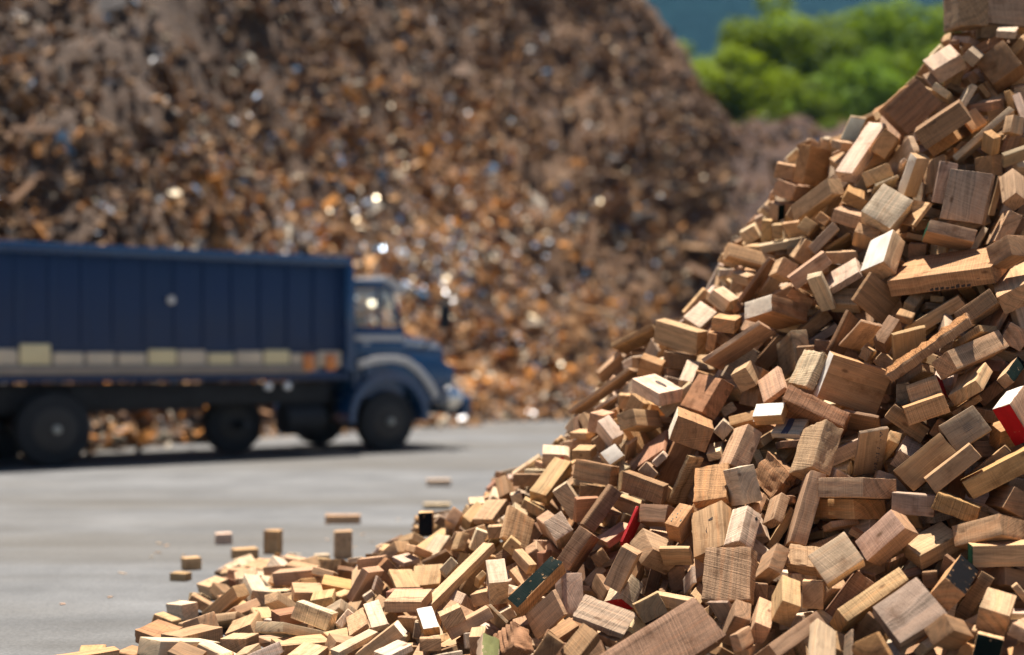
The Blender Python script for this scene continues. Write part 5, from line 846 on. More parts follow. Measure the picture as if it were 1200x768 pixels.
META = [
    ('t', 'g', '', 'stubby grey-brown offcut below the summit block'),
    ('t', 'g', '', 'long grey-brown offcut below the summit block'),
    ('t', 'd', '', 'cube-like dark brown offcut right of the pale blue board'),
    ('t', 'd', '', 'cube-like dark brown offcut below and right of the summit block'),
    ('t', 'd', 'stamp:y-', 'big dark brown offcut above the tall upright slab'),
    ('t', 'o', '', 'long orange-brown offcut above the tall upright slab'),
    ('t', 'o', '', 'small orange-brown offcut above the tall upright slab'),
    ('t', 'p', '', 'long pale offcut above the tall upright slab'),
    ('t', 'o', '', 'small orange-brown offcut above and right of the tall upright slab'),
    ('t', 't', '', 'small tan offcut above and right of the tall upright slab'),
    ('t', 'g', '', 'flat grey-brown offcut above and right of the tall upright slab'),
    ('t', 'o', '', 'stubby orange-brown offcut above and right of the tall upright slab'),
    ('t', 'g', 'slab', 'tall weathered brown slab standing upright high on the slope'),
    ('t', 'g', '', 'stubby grey-brown offcut above and left of the tall upright slab'),
    ('t', 't', '', 'stubby tan offcut above and left of the tall upright slab'),
    ('t', 't', 'pale:y-', 'long tan offcut below and right of the ladder-sawn beam'),
    ('t', 'p', '', 'long pale offcut right of the ladder-sawn beam'),
    ('t', 't', '', 'stubby tan offcut below and right of the ladder-sawn beam'),
    ('t', 'p', 'sawn', 'long pale beam with ladder-like saw lines leaning on the ridge'),
    ('t', 'o', '', 'stubby orange-brown offcut right of the ladder-sawn beam'),
    ('t', 'p', 'blue:z+', 'pale blue painted board poking above the ridge'),
    ('t', 'o', '', 'flat orange-brown offcut left of the ladder-sawn beam'),
    ('t', 't', '', 'stubby tan offcut left of the ladder-sawn beam'),
    ('t', 't', '', 'long tan offcut, second of its kind below and left of the ladder-sawn beam'),
    ('t', 't', 'dgreen:y-', 'small tan offcut, second of its kind above the pale-ended red-brown block'),
    ('t', 't', '', 'long tan offcut, nearest of its kind below and left of the ladder-sawn beam'),
    ('t', 'o', '', 'stubby orange-brown offcut below the ladder-sawn beam'),
    ('t', 't', '', 'stubby tan offcut, second of its kind above and left of the white-stained block'),
    ('t', 'p', 'sawn', 'cube-like pale offcut above the white-stained block'),
    ('t', 't', '', 'flat tan offcut above and left of the green-edged block'),
    ('t', 't', '', 'long tan offcut right of the tall upright slab'),
    ('t', 't', '', 'flat tan offcut right of the tall upright slab'),
    ('t', 't', '', 'long tan offcut below and right of the tall upright slab'),
    ('t', 'o', 'marks:y-', 'long orange-tan plank with a row of black ink dashes along its front edge'),
    ('t', 'd', '', 'cube-like dark brown offcut right of the ink-dashed plank'),
    ('t', 't', '', 'big tan offcut right of the ink-dashed plank'),
    ('t', 'd', '', 'stubby dark brown offcut below and right of the ink-dashed plank'),
    ('t', 'd', '', 'flat dark brown offcut below the white-stained block'),
    ('t', 'd', '', 'stubby dark brown offcut above and left of the blue-smeared board'),
    ('t', 't', '', 'flat tan offcut above the bark-edged slab'),
    ('t', 'g', '', 'long grey-brown offcut above and right of the bark-edged slab'),
    ('t', 't', 'green:x-', 'greyish grained block with a thin green edge'),
    ('t', 't', 'white:z+', 'block with a white stained face tilted to the light'),
    ('t', 'd', '', 'stubby dark brown offcut right of the white-stained block'),
    ('t', 't', '', 'stubby tan offcut, nearest of its kind above and left of the white-stained block'),
    ('t', 'r', 'pale:x-', 'red-brown block showing a pale grey end'),
    ('t', 't', '', 'stubby tan offcut, nearest of its kind above the pale-ended red-brown block'),
    ('t', 't', '', 'long tan offcut, second of its kind above and left of the pale-ended red-brown block'),
    ('t', 'p', '', 'long pale offcut above the pale-ended red-brown block'),
    ('t', 't', '', 'stubby tan offcut, second of its kind above the pale-ended red-brown block'),
    ('t', 't', '', 'small tan offcut, nearest of its kind above the pale-ended red-brown block'),
    ('t', 't', '', 'stubby tan offcut left of the white-stained block'),
    ('t', 'g', '', 'flat grey-brown offcut above the pale-ended red-brown block'),
    ('t', 't', '', 'stubby tan offcut above and right of the pale-ended red-brown block'),
    ('t', 'g', '', 'flat grey-brown offcut left of the white-stained block'),
    ('t', 't', '', 'flat tan offcut, second of its kind left of the white-stained block'),
    ('t', 't', '', 'flat tan offcut above and right of the pale-ended red-brown block'),
    ('t', 't', '', 'flat tan offcut, nearest of its kind left of the white-stained block'),
    ('t', 'g', 'sawn', 'flat grey-brown offcut below and left of the white-stained block'),
    ('t', 'p', '', 'long pale offcut above and right of the pale-ended red-brown block'),
    ('t', 'g', '', 'stubby grey-brown offcut below and left of the white-stained block'),
    ('t', 'o', '', 'flat orange-brown offcut above and right of the pale-ended red-brown block'),
    ('t', 'd', '', 'flat dark brown offcut above and left of the pale-ended red-brown block'),
    ('t', 'p', '', 'small pale offcut left of the pale-ended red-brown block'),
    ('t', 't', '', 'long tan offcut, nearest of its kind above and left of the pale-ended red-brown block'),
    ('t', 'p', '', 'flat pale offcut above and right of the box-shaped ridge block'),
    ('t', 'o', '', 'long orange-brown offcut right of the box-shaped ridge block'),
    ('t', 't', '', 'clean tan box-shaped block on the ridge above the road'),
    ('t', 'd', '', 'stubby dark brown offcut below the box-shaped ridge block'),
    ('t', 'p', 'knot:z-', 'pale block with an open knot hole in its sunlit top'),
    ('t', 'p', '', 'long pale offcut above and right of the knot-hole block'),
    ('t', 't', '', 'flat tan offcut below and left of the pale-ended red-brown block'),
    ('t', 'r', '', 'flat red-brown offcut right of the knot-hole block'),
    ('t', 'o', 'pale:y-', 'stubby orange-brown offcut above and right of the striped block'),
    ('t', 'r', '', 'big red-brown offcut right of the striped block'),
    ('t', 't', '', 'long tan offcut above and left of the striped block'),
    ('t', 'p', '', 'stubby pale offcut below the jutting thin plank'),
    ('t', 't', '', 'stubby tan offcut below the jutting thin plank'),
    ('t', 't', '', 'long thin plank jutting out from the pile over the road'),
    ('t', 't', '', 'flat tan offcut above the jutting thin plank'),
    ('t', 't', '', 'flat tan offcut left of the box-shaped ridge block'),
    ('t', 'o', '', 'small orange-brown offcut above the knot-hole block'),
    ('t', 't', '', 'small tan offcut below and left of the knot-hole block'),
    ('t', 'g', '', 'flat grey-brown offcut below and right of the knot-hole block'),
    ('t', 'g', '', 'stubby grey-brown offcut below and left of the pale-ended red-brown block'),
    ('t', 't', '', 'small tan offcut above and left of the ink-banded block'),
    ('t', 'd', '', 'flat dark brown offcut below the pale-ended red-brown block'),
    ('t', 't', '', 'flat tan offcut above the ink-banded block'),
    ('t', 'g', '', 'long grey-brown offcut below the pale-ended red-brown block'),
    ('t', 'g', '', 'flat grey-brown offcut below and right of the pale-ended red-brown block'),
    ('t', 'p', 'fuzzy', 'flat pale offcut above the shaggy block'),
    ('t', 'o', 'white:x-', 'large square tan block with a clean white edge, front of the slope'),
    ('t', 'r', 'fuzzy', 'red-brown block with a shaggy torn top'),
    ('t', 'o', 'white:z+', 'stubby orange-brown offcut above and left of the ink-banded block'),
    ('t', 'd', '', 'stubby dark brown offcut above and left of the ink-banded block'),
    ('t', 't', 'rough:z-', 'stubby tan offcut below and right of the ink-banded block'),
    ('t', 'p', 'band:z+', 'pale block with a dark ink band across its top'),
    ('t', 't', '', 'stubby tan offcut below and left of the ink-banded block'),
    ('t', 'p', '', 'long pale offcut left of the ink-banded block'),
    ('t', 'd', '', 'flat dark brown offcut above the ink-specked board'),
    ('t', 't', 'sawn', 'long tan offcut above the white-edged square block'),
    ('t', 'd', '', 'flat dark brown offcut above the white-edged square block'),
    ('t', 't', 'bluemark:z+', 'upright tan board with a smear of blue paint near its top'),
    ('t', 'd', 'bark:z+', 'long dark slab with shaggy orange bark along its top edge'),
    ('t', 't', '', 'long tan offcut right of the bark-edged slab'),
    ('t', 't', 'red:x-', 'tan block with a dark red painted side'),
    ('t', 'o', '', 'stubby orange-brown offcut below the red-sided block'),
    ('t', 't', '', 'flat tan offcut right of the red-sided block'),
    ('t', 't', 'dgreen:y-', 'long tan offcut above the bright red offcut'),
    ('t', 't', '', 'stubby tan offcut above the bright red offcut'),
    ('t', 't', 'red:y- white:x-', 'offcut with a bright red painted front and white top'),
    ('t', 'g', 'nail:y-', 'square grey-tan board with a nail hole and a dark smudge'),
    ('t', 'g', '', 'stubby grey-brown offcut left of the red-sided block'),
    ('t', 'd', '', 'flat dark brown offcut below and left of the red-sided block'),
    ('t', 'g', 'specks:z+', 'grey board dotted with small blue-black specks'),
    ('t', 'd', '', 'stubby dark brown offcut above and left of the bright red offcut'),
    ('t', 'd', '', 'long dark brown offcut right of the red-spotted block'),
    ('t', 'd', '', 'long dark brown offcut below the striped block'),
    ('t', 'p', 'white:z+', 'small pale offcut left of the striped block'),
    ('t', 't', '', 'stubby tan offcut right of the red-spotted block'),
    ('t', 'p', 'redspot:x-', 'tan block with a red paint spot on its side'),
    ('t', 't', '', 'long tan offcut below the red-spotted block'),
    ('t', 'p', '', 'stubby pale offcut below the red-spotted block'),
    ('t', 'r', '', 'small red-brown offcut above and left of the thin red board'),
    ('t', 'd', '', 'flat dark brown offcut above and left of the thin red board'),
    ('t', 'd', '', 'flat dark brown offcut above and right of the dark green offcut'),
    ('t', 'p', '', 'long pale offcut right of the tilted pale square block'),
    ('t', 't', '', 'long tan offcut above the thin red board'),
    ('t', 't', '', 'small tan offcut above and left of the thin red board'),
    ('t', 't', '', 'long tan offcut left of the thin red board'),
    ('t', 't', 'allred', 'thin bright red board poking up between plain brown offcuts'),
    ('t', 'd', '', 'stubby dark brown offcut left of the paint-flecked block'),
    ('t', 'o', 'flecks:y-', 'block whose rough top carries flecks of teal paint'),
    ('t', 't', 'rough:z+', 'long tan offcut above the paint-flecked block'),
    ('t', 'o', 'speck:z-', 'flat orange-brown offcut above the cracked block'),
    ('t', 't', '', 'stubby tan offcut below and right of the thin red board'),
    ('t', 't', '', 'stubby tan offcut above the red-bottomed block'),
    ('t', 'r', 'sawn', 'block with lit red-brown saw stripes on its top'),
    ('t', 'd', '', 'stubby dark brown offcut below and right of the red-spotted block'),
    ('t', 'p', '', 'stubby pale offcut above the drilled pale block'),
    ('t', 'p', 'hole:y-', 'pale ridge-shaped block with one small round drilled hole'),
    ('t', 'r', 'ridged', 'stubby red-brown offcut above and left of the steep long stick'),
    ('t', 't', 'cracks:z-', 'tan block with two dark cracks in its face'),
    ('t', 't', '', 'stubby tan offcut left of the steep long stick'),
    ('t', 't', '', 'long tan stick standing steeply on end'),
    ('t', 't', '', 'flat tan offcut below and left of the steep long stick'),
    ('t', 't', '', 'flat tan offcut below the ink-specked board'),
    ('t', 'o', '', 'flat orange-brown offcut right of the steep long stick'),
    ('t', 't', 'rough:z-', 'large square brown block with a rough frayed top edge'),
    ('t', 't', 'speck:z+', 'stubby tan offcut left of the smooth planed block'),
    ('t', 'p', '', 'smooth pale block with clean planed faces'),
    ('t', 'o', 'dgreen:y-', 'brick-sized offcut with a dark green painted top on the lower slope'),
    ('t', 'p', '', 'stubby pale offcut right of the dark green offcut'),
    ('t', 't', '', 'flat tan offcut below the dark green offcut'),
    ('t', 'o', '', 'small orange-brown offcut left of the coarse grey block'),
    ('t', 'g', 'rough:z-', 'weathered grey block with a coarse fibrous top'),
    ('t', 'p', 'red:x-', 'pale block with a red painted underside'),
    ('t', 'd', '', 'stubby dark brown offcut left of the red-bottomed block'),
    ('t', 't', '', 'stubby tan offcut below and right of the red-bottomed block'),
    ('t', 'd', 'hatch:z-', 'huge dark beam end with cross-hatched saw marks, lowest on the slope'),
    ('t', 'd', '', 'stubby dark brown offcut right of the ridged red-brown block'),
    ('t', 'd', '', 'stubby dark brown offcut below and left of the coarse grey block'),
    ('t', 'r', 'ridged', 'red-brown block with a ridged torn end at the lower edge'),
    ('t', 't', '', 'flat tan offcut below the paint-flecked block'),
    ('t', 'd', '', 'stubby dark brown offcut left of the frayed brown square block'),
    ('t', 'd', '', 'long dark brown offcut below and left of the thin red board'),
    ('t', 't', '', 'long tan offcut above and left of the dark green offcut'),
    ('t', 'd', '', 'flat dark brown offcut above and right of the red-bottomed block'),
    ('t', 'p', '', 'upright block with a dazzling white sunlit top'),
    ('t', 't', '', 'long narrow plank sloping down across the lower pile'),
    ('t', 't', '', 'flat tan block with a broad sunlit top'),
    ('t', 'p', '', 'long pale offcut above the pale-ended plank'),
    ('t', 't', 'pale:x-', 'brown plank with a pale sawn end'),
    ('t', 'p', '', 'long pale offcut, nearest of its kind left of the pale-ended plank'),
    ('t', 'p', '', 'small pale offcut below and right of the pale-ended plank'),
    ('t', 'o', 'grey:z-', 'long orange-brown offcut below and right of the flat sunlit block'),
    ('t', 't', '', 'stubby tan offcut below the long sloping plank'),
    ('t', 't', '', 'flat tan offcut above and left of the mossy block'),
    ('t', 't', '', 'stubby tan offcut below and left of the dazzling white-topped block'),
    ('t', 't', '', 'long tan offcut right of the long sloping plank'),
    ('t', 't', '', 'flat tan offcut above the flat sunlit block'),
    ('t', 't', '', 'flat tan offcut above and right of the flat sunlit block'),
    ('t', 't', '', 'flat tan offcut below and right of the taller standing offcut'),
    ('t', 't', 'speck:z-', 'flat tan offcut above and left of the pale-ended plank'),
    ('t', 't', '', 'long tan offcut above and left of the mossy block'),
    ('t', 'g', 'moss:z+', 'rough olive-green mossy block'),
    ('t', 't', '', 'stubby tan offcut below and right of the flat sunlit block'),
    ('t', 'p', '', 'small pale offcut above the flat sunlit block'),
    ('t', 'd', '', 'flat dark brown offcut above and left of the long sloping plank'),
    ('t', 't', 'navy:x-', 'dark navy stained block at the back toe of the pile'),
    ('t', 't', '', 'long tan offcut below and right of the second loose offcut on the road'),
    ('t', 't', '', 'stubby tan offcut right of the second loose offcut on the road'),
    ('t', 't', '', 'flat tan offcut above and left of the tilted pale square block'),
    ('t', 'd', '', 'stubby dark brown offcut above the tilted pale square block'),
    ('t', 'd', '', 'flat dark brown offcut below and left of the red-spotted block'),
    ('t', 't', '', 'flat tan offcut above and right of the tilted pale square block'),
    ('t', 't', '', 'pale square-faced block tilted up to the sun'),
    ('t', 'd', '', 'stubby dark brown offcut below and left of the nail-hole board'),
    ('t', 't', '', 'stubby tan offcut below the nail-hole board'),
    ('t', 'o', '', 'long tan plank with a sunlit upper edge'),
    ('t', 't', '', 'flat tan offcut above and left of the edge-lit plank'),
    ('t', 'g', '', 'stubby grey-brown offcut above and right of the mottled red-brown block'),
    ('t', 'o', 'rough:y-', 'stubby orange-brown offcut below and left of the edge-lit plank'),
    ('t', 'd', '', 'long dark brown offcut below the edge-lit plank'),
    ('t', 't', '', 'stubby tan offcut above and left of the green-ended plank'),
    ('t', 't', '', 'stubby tan offcut above and left of the black-topped block'),
    ('t', 't', 'mottle:y-', 'block with a mottled red-brown top face'),
    ('t', 't', 'green:x-', 'long tan plank with a green painted end'),
    ('t', 'g', 'sawn', 'big square weathered block covered in fine saw lines'),
    ('t', 't', '', 'flat tan offcut left of the saw-lined square block'),
    ('t', 'o', 'black:y-', 'tan block with a chipped black painted top'),
    ('t', 'd', '', 'flat dark brown offcut below and right of the black-topped block'),
    ('t', 't', '', 'stubby tan offcut above the shadowed green block'),
    ('t', 't', 'dgreen:x-', 'block with a dark green painted front, low in shadow'),
    ('t', 'd', '', 'stubby dark brown offcut left of the shadowed green block'),
    ('t', 't', '', 'long tan offcut above and right of the shadowed green block'),
    ('t', 'd', '', 'stubby dark brown offcut below the green-ended plank'),
    ('t', 'd', '', 'stubby dark brown offcut left of the black-topped block'),
    ('t', 'o', '', 'small orange-brown offcut below and left of the saw-lined square block'),
    ('t', 'd', '', 'flat dark brown offcut below and left of the saw-lined square block'),
    ('t', 't', '', 'flat tan offcut below and right of the mottled red-brown block'),
    ('t', 't', '', 'stubby tan offcut below and right of the frayed brown square block'),
    ('t', 't', '', 'long tan offcut below and right of the frayed brown square block'),
    ('t', 't', '', 'stubby tan offcut below and left of the smooth planed block'),
    ('t', 't', '', 'stubby tan offcut right of the frayed brown square block'),
    ('t', 'd', '', 'stubby dark brown offcut below the frayed brown square block'),
    ('t', 't', '', 'flat tan offcut below and right of the frayed brown square block'),
    ('t', 'g', '', 'long grey-brown offcut below the smooth planed block'),
    ('t', 't', '', 'long tan offcut, nearest of its kind below the frayed brown square block'),
    ('t', 'p', '', 'long pale offcut left of the frayed brown square block'),
    ('t', 'g', '', 'small grey-brown offcut below the frayed brown square block'),
    ('t', 'd', '', 'stubby dark brown offcut below the smooth planed block'),
    ('t', 'g', 'rough', 'rough grey-brown block crowning the top of the pile'),
    ('t', 'g', 'sawn', 'flat grey-brown offcut right of the summit block'),
    ('t', 'p', '', 'flat pale offcut below and right of the summit block'),
    ('l', 'p', '', 'flat offcut lying far out alone on the road'),
    ('l', 'p', '', "flat pale offcut on the road close to the pile's back toe"),
    ('l', 't', '', 'flat offcut lying on open road beyond the standing offcuts'),
    ('l', 't', '', 'tall dark-sided offcut standing on end on the road'),
    ('l', 't', '', 'shorter offcut standing on end at the edge of the spill'),
    ('l', 'p', '', 'tiny cube of wood alone on the road'),
    ('l', 't', '', 'small offcut alone on the road at the outer edge of the spill'),
    ('l', 't', '', 'little flat chip beside the outermost loose offcut on the road'),
    ('l', 't', '', 'stubby tan offcut below and right of the lone small cube'),
    ('l', 'p', '', 'small pale offcut below and left of the taller standing offcut'),
    ('l', 't', '', 'stubby tan offcut below and left of the shorter standing offcut'),
    ('l', 'o', '', 'flat orange-brown offcut below and right of the shorter standing offcut'),
    ('s', 'r', '', 'stubby red-brown offcut below the shorter standing offcut'),
    ('s', 't', '', 'stubby tan offcut below the little flat chip'),
    ('s', 'g', '', 'stubby grey-brown offcut above and left of the pale-ended plank'),
    ('s', 't', '', 'long tan offcut, second of its kind below and right of the little flat chip'),
    ('s', 't', '', 'flat tan offcut below and right of the little flat chip'),
    ('s', 'p', '', 'long pale offcut, second of its kind left of the pale-ended plank'),
    ('s', 't', '', 'long tan offcut, nearest of its kind left of the pale-ended plank'),
    ('s', 't', '', 'cube-like tan offcut below and right of the little flat chip'),
    ('s', 't', '', 'long tan offcut below the shorter standing offcut'),
    ('s', 't', '', 'cube-like tan offcut below and right of the taller standing offcut'),
    ('s', 'p', '', 'big pale offcut below the little flat chip'),
    ('s', 't', '', 'small tan offcut below the little flat chip'),
    ('s', 'r', '', 'flat red-brown offcut below the little flat chip'),
    ('s', 't', '', 'long tan offcut below and right of the shorter standing offcut'),
    ('s', 'p', '', 'stubby pale offcut, nearest of its kind below and right of the little flat chip'),
    ('s', 't', '', 'long tan offcut, second of its kind left of the pale-ended plank'),
    ('s', 'p', '', 'stubby pale offcut below and right of the navy block'),
    ('s', 'p', '', 'long pale offcut below the shorter standing offcut'),
    ('s', 'o', '', 'long orange-brown offcut below and left of the little flat chip'),
    ('s', 'p', '', 'stubby pale offcut below the little flat chip'),
    ('s', 't', '', 'stubby tan offcut below and right of the outermost loose offcut'),
    ('s', 'r', '', 'stubby red-brown offcut above and left of the flat sunlit block'),
    ('s', 't', '', 'flat tan offcut left of the pale-ended plank'),
    ('s', 'o', '', 'long orange-brown offcut below the taller standing offcut'),
    ('s', 't', '', 'long tan offcut, nearest of its kind below and right of the little flat chip'),
    ('s', 'p', '', 'stubby pale offcut below the long sloping plank'),
    ('s', 'p', '', 'stubby pale offcut, second of its kind below and right of the little flat chip'),
    ('s', 'p', '', 'stubby pale offcut above and left of the pale-ended plank'),
    ('s', 't', '', 'stubby tan offcut below and left of the navy block'),
    ('s', 'd', '', 'stubby dark brown offcut below the taller standing offcut'),
    ('s', 't', '', 'flat tan offcut below and left of the taller standing offcut'),
    ('s', 't', '', 'long tan offcut above the long sloping plank'),
    ('s', 'd', '', 'stubby dark brown offcut below the little flat chip'),
    ('s', 't', '', 'flat tan offcut below the taller standing offcut'),
    ('f', 'r', '', 'flat red-brown offcut below and left of the edge-lit plank'),
    ('f', 'd', '', 'stubby dark brown offcut above the tall upright slab'),
    ('f', 'o', '', 'flat orange-brown offcut above and left of the striped block'),
    ('f', 't', '', 'long tan offcut right of the ink-specked board'),
    ('f', 'o', '', 'long orange-brown offcut below and right of the ink-dashed plank'),
    ('f', 'o', '', 'small orange-brown offcut below and left of the bright red offcut'),
    ('f', 'r', '', 'small red-brown offcut above and left of the bright red offcut'),
    ('f', 'p', '', 'long pale offcut below the summit block'),
    ('f', 'd', '', 'long dark brown offcut right of the pale-ended red-brown block'),
    ('f', 'r', '', 'long red-brown offcut below and right of the summit block'),
    ('f', 't', '', 'stubby tan offcut above the blue-smeared board'),
    ('f', 'g', '', 'long grey-brown offcut left of the ink-specked board'),
    ('f', 't', '', 'long tan offcut above and left of the red-sided block'),
    ('f', 't', '', 'flat tan offcut above and left of the dark green offcut'),
    ('f', 'o', '', 'long orange-brown offcut left of the ink-banded block'),
    ('f', 'p', '', 'stubby pale offcut right of the striped block'),
    ('f', 't', '', 'long tan offcut above the black-topped block'),
    ('f', 'd', '', 'small dark brown offcut above and left of the edge-lit plank'),
    ('f', 't', '', 'flat tan offcut right of the bark-edged slab'),
    ('f', 'p', '', 'stubby pale offcut right of the ink-specked board'),
    ('f', 't', '', 'flat tan offcut below and left of the ink-banded block'),
    ('f', 'g', '', 'stubby grey-brown offcut below and right of the summit block'),
    ('f', 't', '', 'small tan offcut below the smooth planed block'),
    ('f', 't', '', 'long tan offcut, second of its kind below the frayed brown square block'),
    ('f', 't', '', 'stubby tan offcut right of the red-bottomed block'),
    ('f', 't', '', 'flat tan offcut above the smooth planed block'),
]


def unpack(rows):
    a = np.array(rows, float)
    return a[:, :3] / 1000., a[:, 3:6] / 300., a[:, 6:9] / 1000., a[:, 9].astype(int)

def rotm(w):
    t = np.linalg.norm(w)
    if t < 1e-9: return Matrix.Identity(3)
    return Quaternion(Vector(w) / t, t).to_matrix()

# ------------------------------------------------------------------ the pile: one object per offcut that shows
Cc, Ww, Dd, Ii = unpack(OBJ)
for k in range(len(Cc)):
    nm, tone, ex, label = META[k]
    ex = ex.split()
    me = make_offcut(tuple(Dd[k]), tone, ex, 1000 + k)
    o = bpy.data.objects.new('wood_offcut', me); link(o)
    o.matrix_world = Matrix.Translation(Cc[k]) @ rotm(Ww[k]).to_4x4()
    tag(o, label, 'wood offcut', 'scattered offcuts on the road' if nm == 'l' else 'wood offcuts in the pile')
    marks_for(o, tuple(Dd[k]), ex)

# ------------------------------------------------------------------ everything smaller or buried: one object
def filler(name, data):
    C, Wv, D, T = unpack(data)
    keys = 'tpdgor'
    V = []; LCs = []; F = []; tone = []; par = []
    base = 0
    sg = [(a, b, c) for a in (-1, 1) for b in (-1, 1) for c in (-1, 1)]
    idx = {}
    for q, s in enumerate(sg):
        for ax in range(3): idx[(s, ax)] = q * 3 + ax
    faces = []
    for ax in range(3):
        i, j = [q for q in range(3) if q != ax]
        for s in (-1, 1):
            loop = []
            for a, b in ((-1, -1), (1, -1), (1, 1), (-1, 1)):
                t = [0, 0, 0]; t[ax] = s; t[i] = a; t[j] = b; loop.append(idx[(tuple(t), ax)])
            if (s > 0) != (ax != 1): loop = loop[::-1]
            faces.append((loop, ax))
    for ax in range(3):
        i, j = [q for q in range(3) if q != ax]
        for a in (-1, 1):
            for b in (-1, 1):
                t0 = [0, 0, 0]; t0[ax] = -1; t0[i] = a; t0[j] = b; t1 = list(t0); t1[ax] = 1
                faces.append(([idx[(tuple(t0), i)], idx[(tuple(t1), i)], idx[(tuple(t1), j)], idx[(tuple(t0), j)]], 3))
    for s in sg: faces.append(([idx[(s, 0)], idx[(s, 1)], idx[(s, 2)]], 3))
    rs = random.Random(3)
    for k in range(len(C)):
        h = D[k] / 2; R = np.array(rotm(Wv[k])); b = min(.004, h.min() * .2)
        P = np.zeros((24, 3))
        for q, s in enumerate(sg):
            jit = np.array([rs.uniform(-.03, .03) for _ in range(3)]) * h
            for ax in range(3):
                p = np.array(s) * (h - b); p[ax] = s[ax] * h[ax]
                P[q * 3 + ax] = p + jit
        V.append(P @ R.T + C[k])
        LCs.append(P + np.array([rs.uniform(-40, 40), rs.choice((-1, 1)) * rs.uniform(.03, .2), rs.uniform(.02, .15)]))
        tc = shade(keys[T[k] % 6], rs); sw = rs.choice((.1, .2, .4, .8))
        for f, ax in faces:
            F.append([base + q for q in f]); tone.append((*tc, 1)); par.append((sw, 1. if ax == 0 else 0., .1, 1))
        base += 24
    me = bpy.data.meshes.new(name); me.from_pydata(np.concatenate(V).tolist(), [], F)
    bm = bmesh.new(); bm.from_mesh(me); bmesh.ops.recalc_face_normals(bm, faces=bm.faces); bm.to_mesh(me); bm.free()
    set_attrs(me, np.concatenate(LCs), tone, par, np.zeros((len(F), 4)))
    me.materials.append(WOOD)
    return link(bpy.data.objects.new(name, me))
tag(filler('buried_offcut_fill', FILL), 'small and half buried wood offcuts filling the pile', kind='stuff')

# pile core, well below the visible blocks
XC, YC = 3.2, 8.5
PR = [(0, 4.55), (.66, 3.45), (1.86, 1.98), (2.75, 1.15), (3.4, .56), (3.8, .38), (4.4, .2), (5.3, .02), (6, -.1), (9, -.3)]
def pile_h(x, y):
    dy = y - YC; dy = dy * 1.25 if dy < 0 else dy
    r = math.hypot(x - XC, dy)
    return float(np.interp(r, [p[0] for p in PR], [p[1] for p in PR]))
def grid(name, x0, x1, nx, y0, y1, ny, fz):
    xs = np.linspace(x0, x1, nx); ys = np.linspace(y0, y1, ny)
    V = [(x, y, fz(x, y)) for y in ys for x in xs]
    F = [(j * nx + i, j * nx + i + 1, (j + 1) * nx + i + 1, (j + 1) * nx + i) for j in range(ny - 1) for i in range(nx - 1)]
    me = bpy.data.meshes.new(name); me.from_pydata(V, [], F)
    for p in me.polygons: p.use_smooth = True
    return me
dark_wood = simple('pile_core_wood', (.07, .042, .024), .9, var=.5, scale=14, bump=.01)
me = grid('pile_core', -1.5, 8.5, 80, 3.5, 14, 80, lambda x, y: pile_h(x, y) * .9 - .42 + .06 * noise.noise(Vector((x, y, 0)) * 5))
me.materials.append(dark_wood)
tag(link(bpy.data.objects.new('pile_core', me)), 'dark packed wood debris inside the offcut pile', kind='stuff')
# ------------------------------------------------------------------ ground and road
def ground_mat(name, c0, c1, c2, sc, rough, bump):
    m, nt, bs, out = newmat(name); g = G(nt)
    p = g.n('ShaderNodeTexCoord').outputs['Object']
    a = g.noise(p, sc, 6, .62); b = g.noise(g.vmath('MULTIPLY', p, (.35, 1.4, 1)), sc * .22, 4, .6); f = g.noise(p, sc * 45, 3, .7)
    c = g.mix(g.map(a, .35, .65, 0, 1), rgb(*c0), rgb(*c1))
    c = g.mix(g.map(b, .42, .62, 0, .9), c, rgb(*c2))
    tr = g.noise(g.vmath('MULTIPLY', p, (.10, 2.6, 1)), 1.0, 5, .6); st = g.noise(p, .9, 7, .75)
    c = g.mix(1., c, g.n_rgb(g.map(tr, 0.35, .65, .87, 1.08)), 'MULTIPLY'); c = g.mix(g.map(st, .62, .72, 0, .5), c, rgb(*[x * .45 for x in c0]))
    c = g.mix(1., c, g.n_rgb(g.map(f, .3, .7, .78, 1.18)), 'MULTIPLY')
    vo = g.n('ShaderNodeTexVoronoi'); g.l(p, vo.inputs['Vector']); vo.inputs['Scale'].default_value = sc * 30
    c = g.mix(g.map(vo.outputs['Distance'], .0, .28, .45, 0), c, rgb(*[x * .5 for x in c0]))
    g.l(c, bs.inputs['Base Color']); bs.inputs['Roughness'].default_value = rough
    bs.inputs['Specular IOR Level'].default_value = .25
    g.l(g.bump(g.math('ADD', f, g.math('MULTIPLY', a, 2)), .5, bump), bs.inputs['Normal'])
    return m
m_earth = ground_mat('dusty_earth', (.22, .15, .095), (.28, .20, .13), (.17, .115, .07), .8, .95, .02)
m_road = ground_mat('worn_asphalt', (.104, .104, .103), (.150, .150, .148), (.098, .090, .078), 1.1, .8, .004)

def quadmesh(name, V, F, mat):
    me = bpy.data.meshes.new(name); me.from_pydata(V, [], F); me.materials.append(mat)
    return link(bpy.data.objects.new(name, me))
tag(quadmesh('ground', [(-940, -100, 0), (1140, -100, 0), (1140, 1240, 0), (-940, 1240, 0)], [(0, 1, 2, 3)], m_earth), kind='structure')
# the road: a wide yard lane passing between the pile and the scrap mound
XB = [-40, -22, -12, -6.4, -4.4, -1.5, 1.5, 8, 20, 60]
YB = [9, 13.5, 19.2, 22.3, 26.2, 31.2, 33.6, 35.5, 37, 40]
def yb(x): return float(np.interp(x, XB, YB))
xs = np.linspace(-40, 60, 120)
V = [(x, -20, .004) for x in xs] + [(x, yb(x) - 1.2 + .5 * noise.noise(Vector((x * .6, 3, 0))), .004) for x in xs]
n = len(xs)
tag(quadmesh('road', V, [(i, i + 1, n + i + 1, n + i) for i in range(n - 1)], m_road), kind='structure')

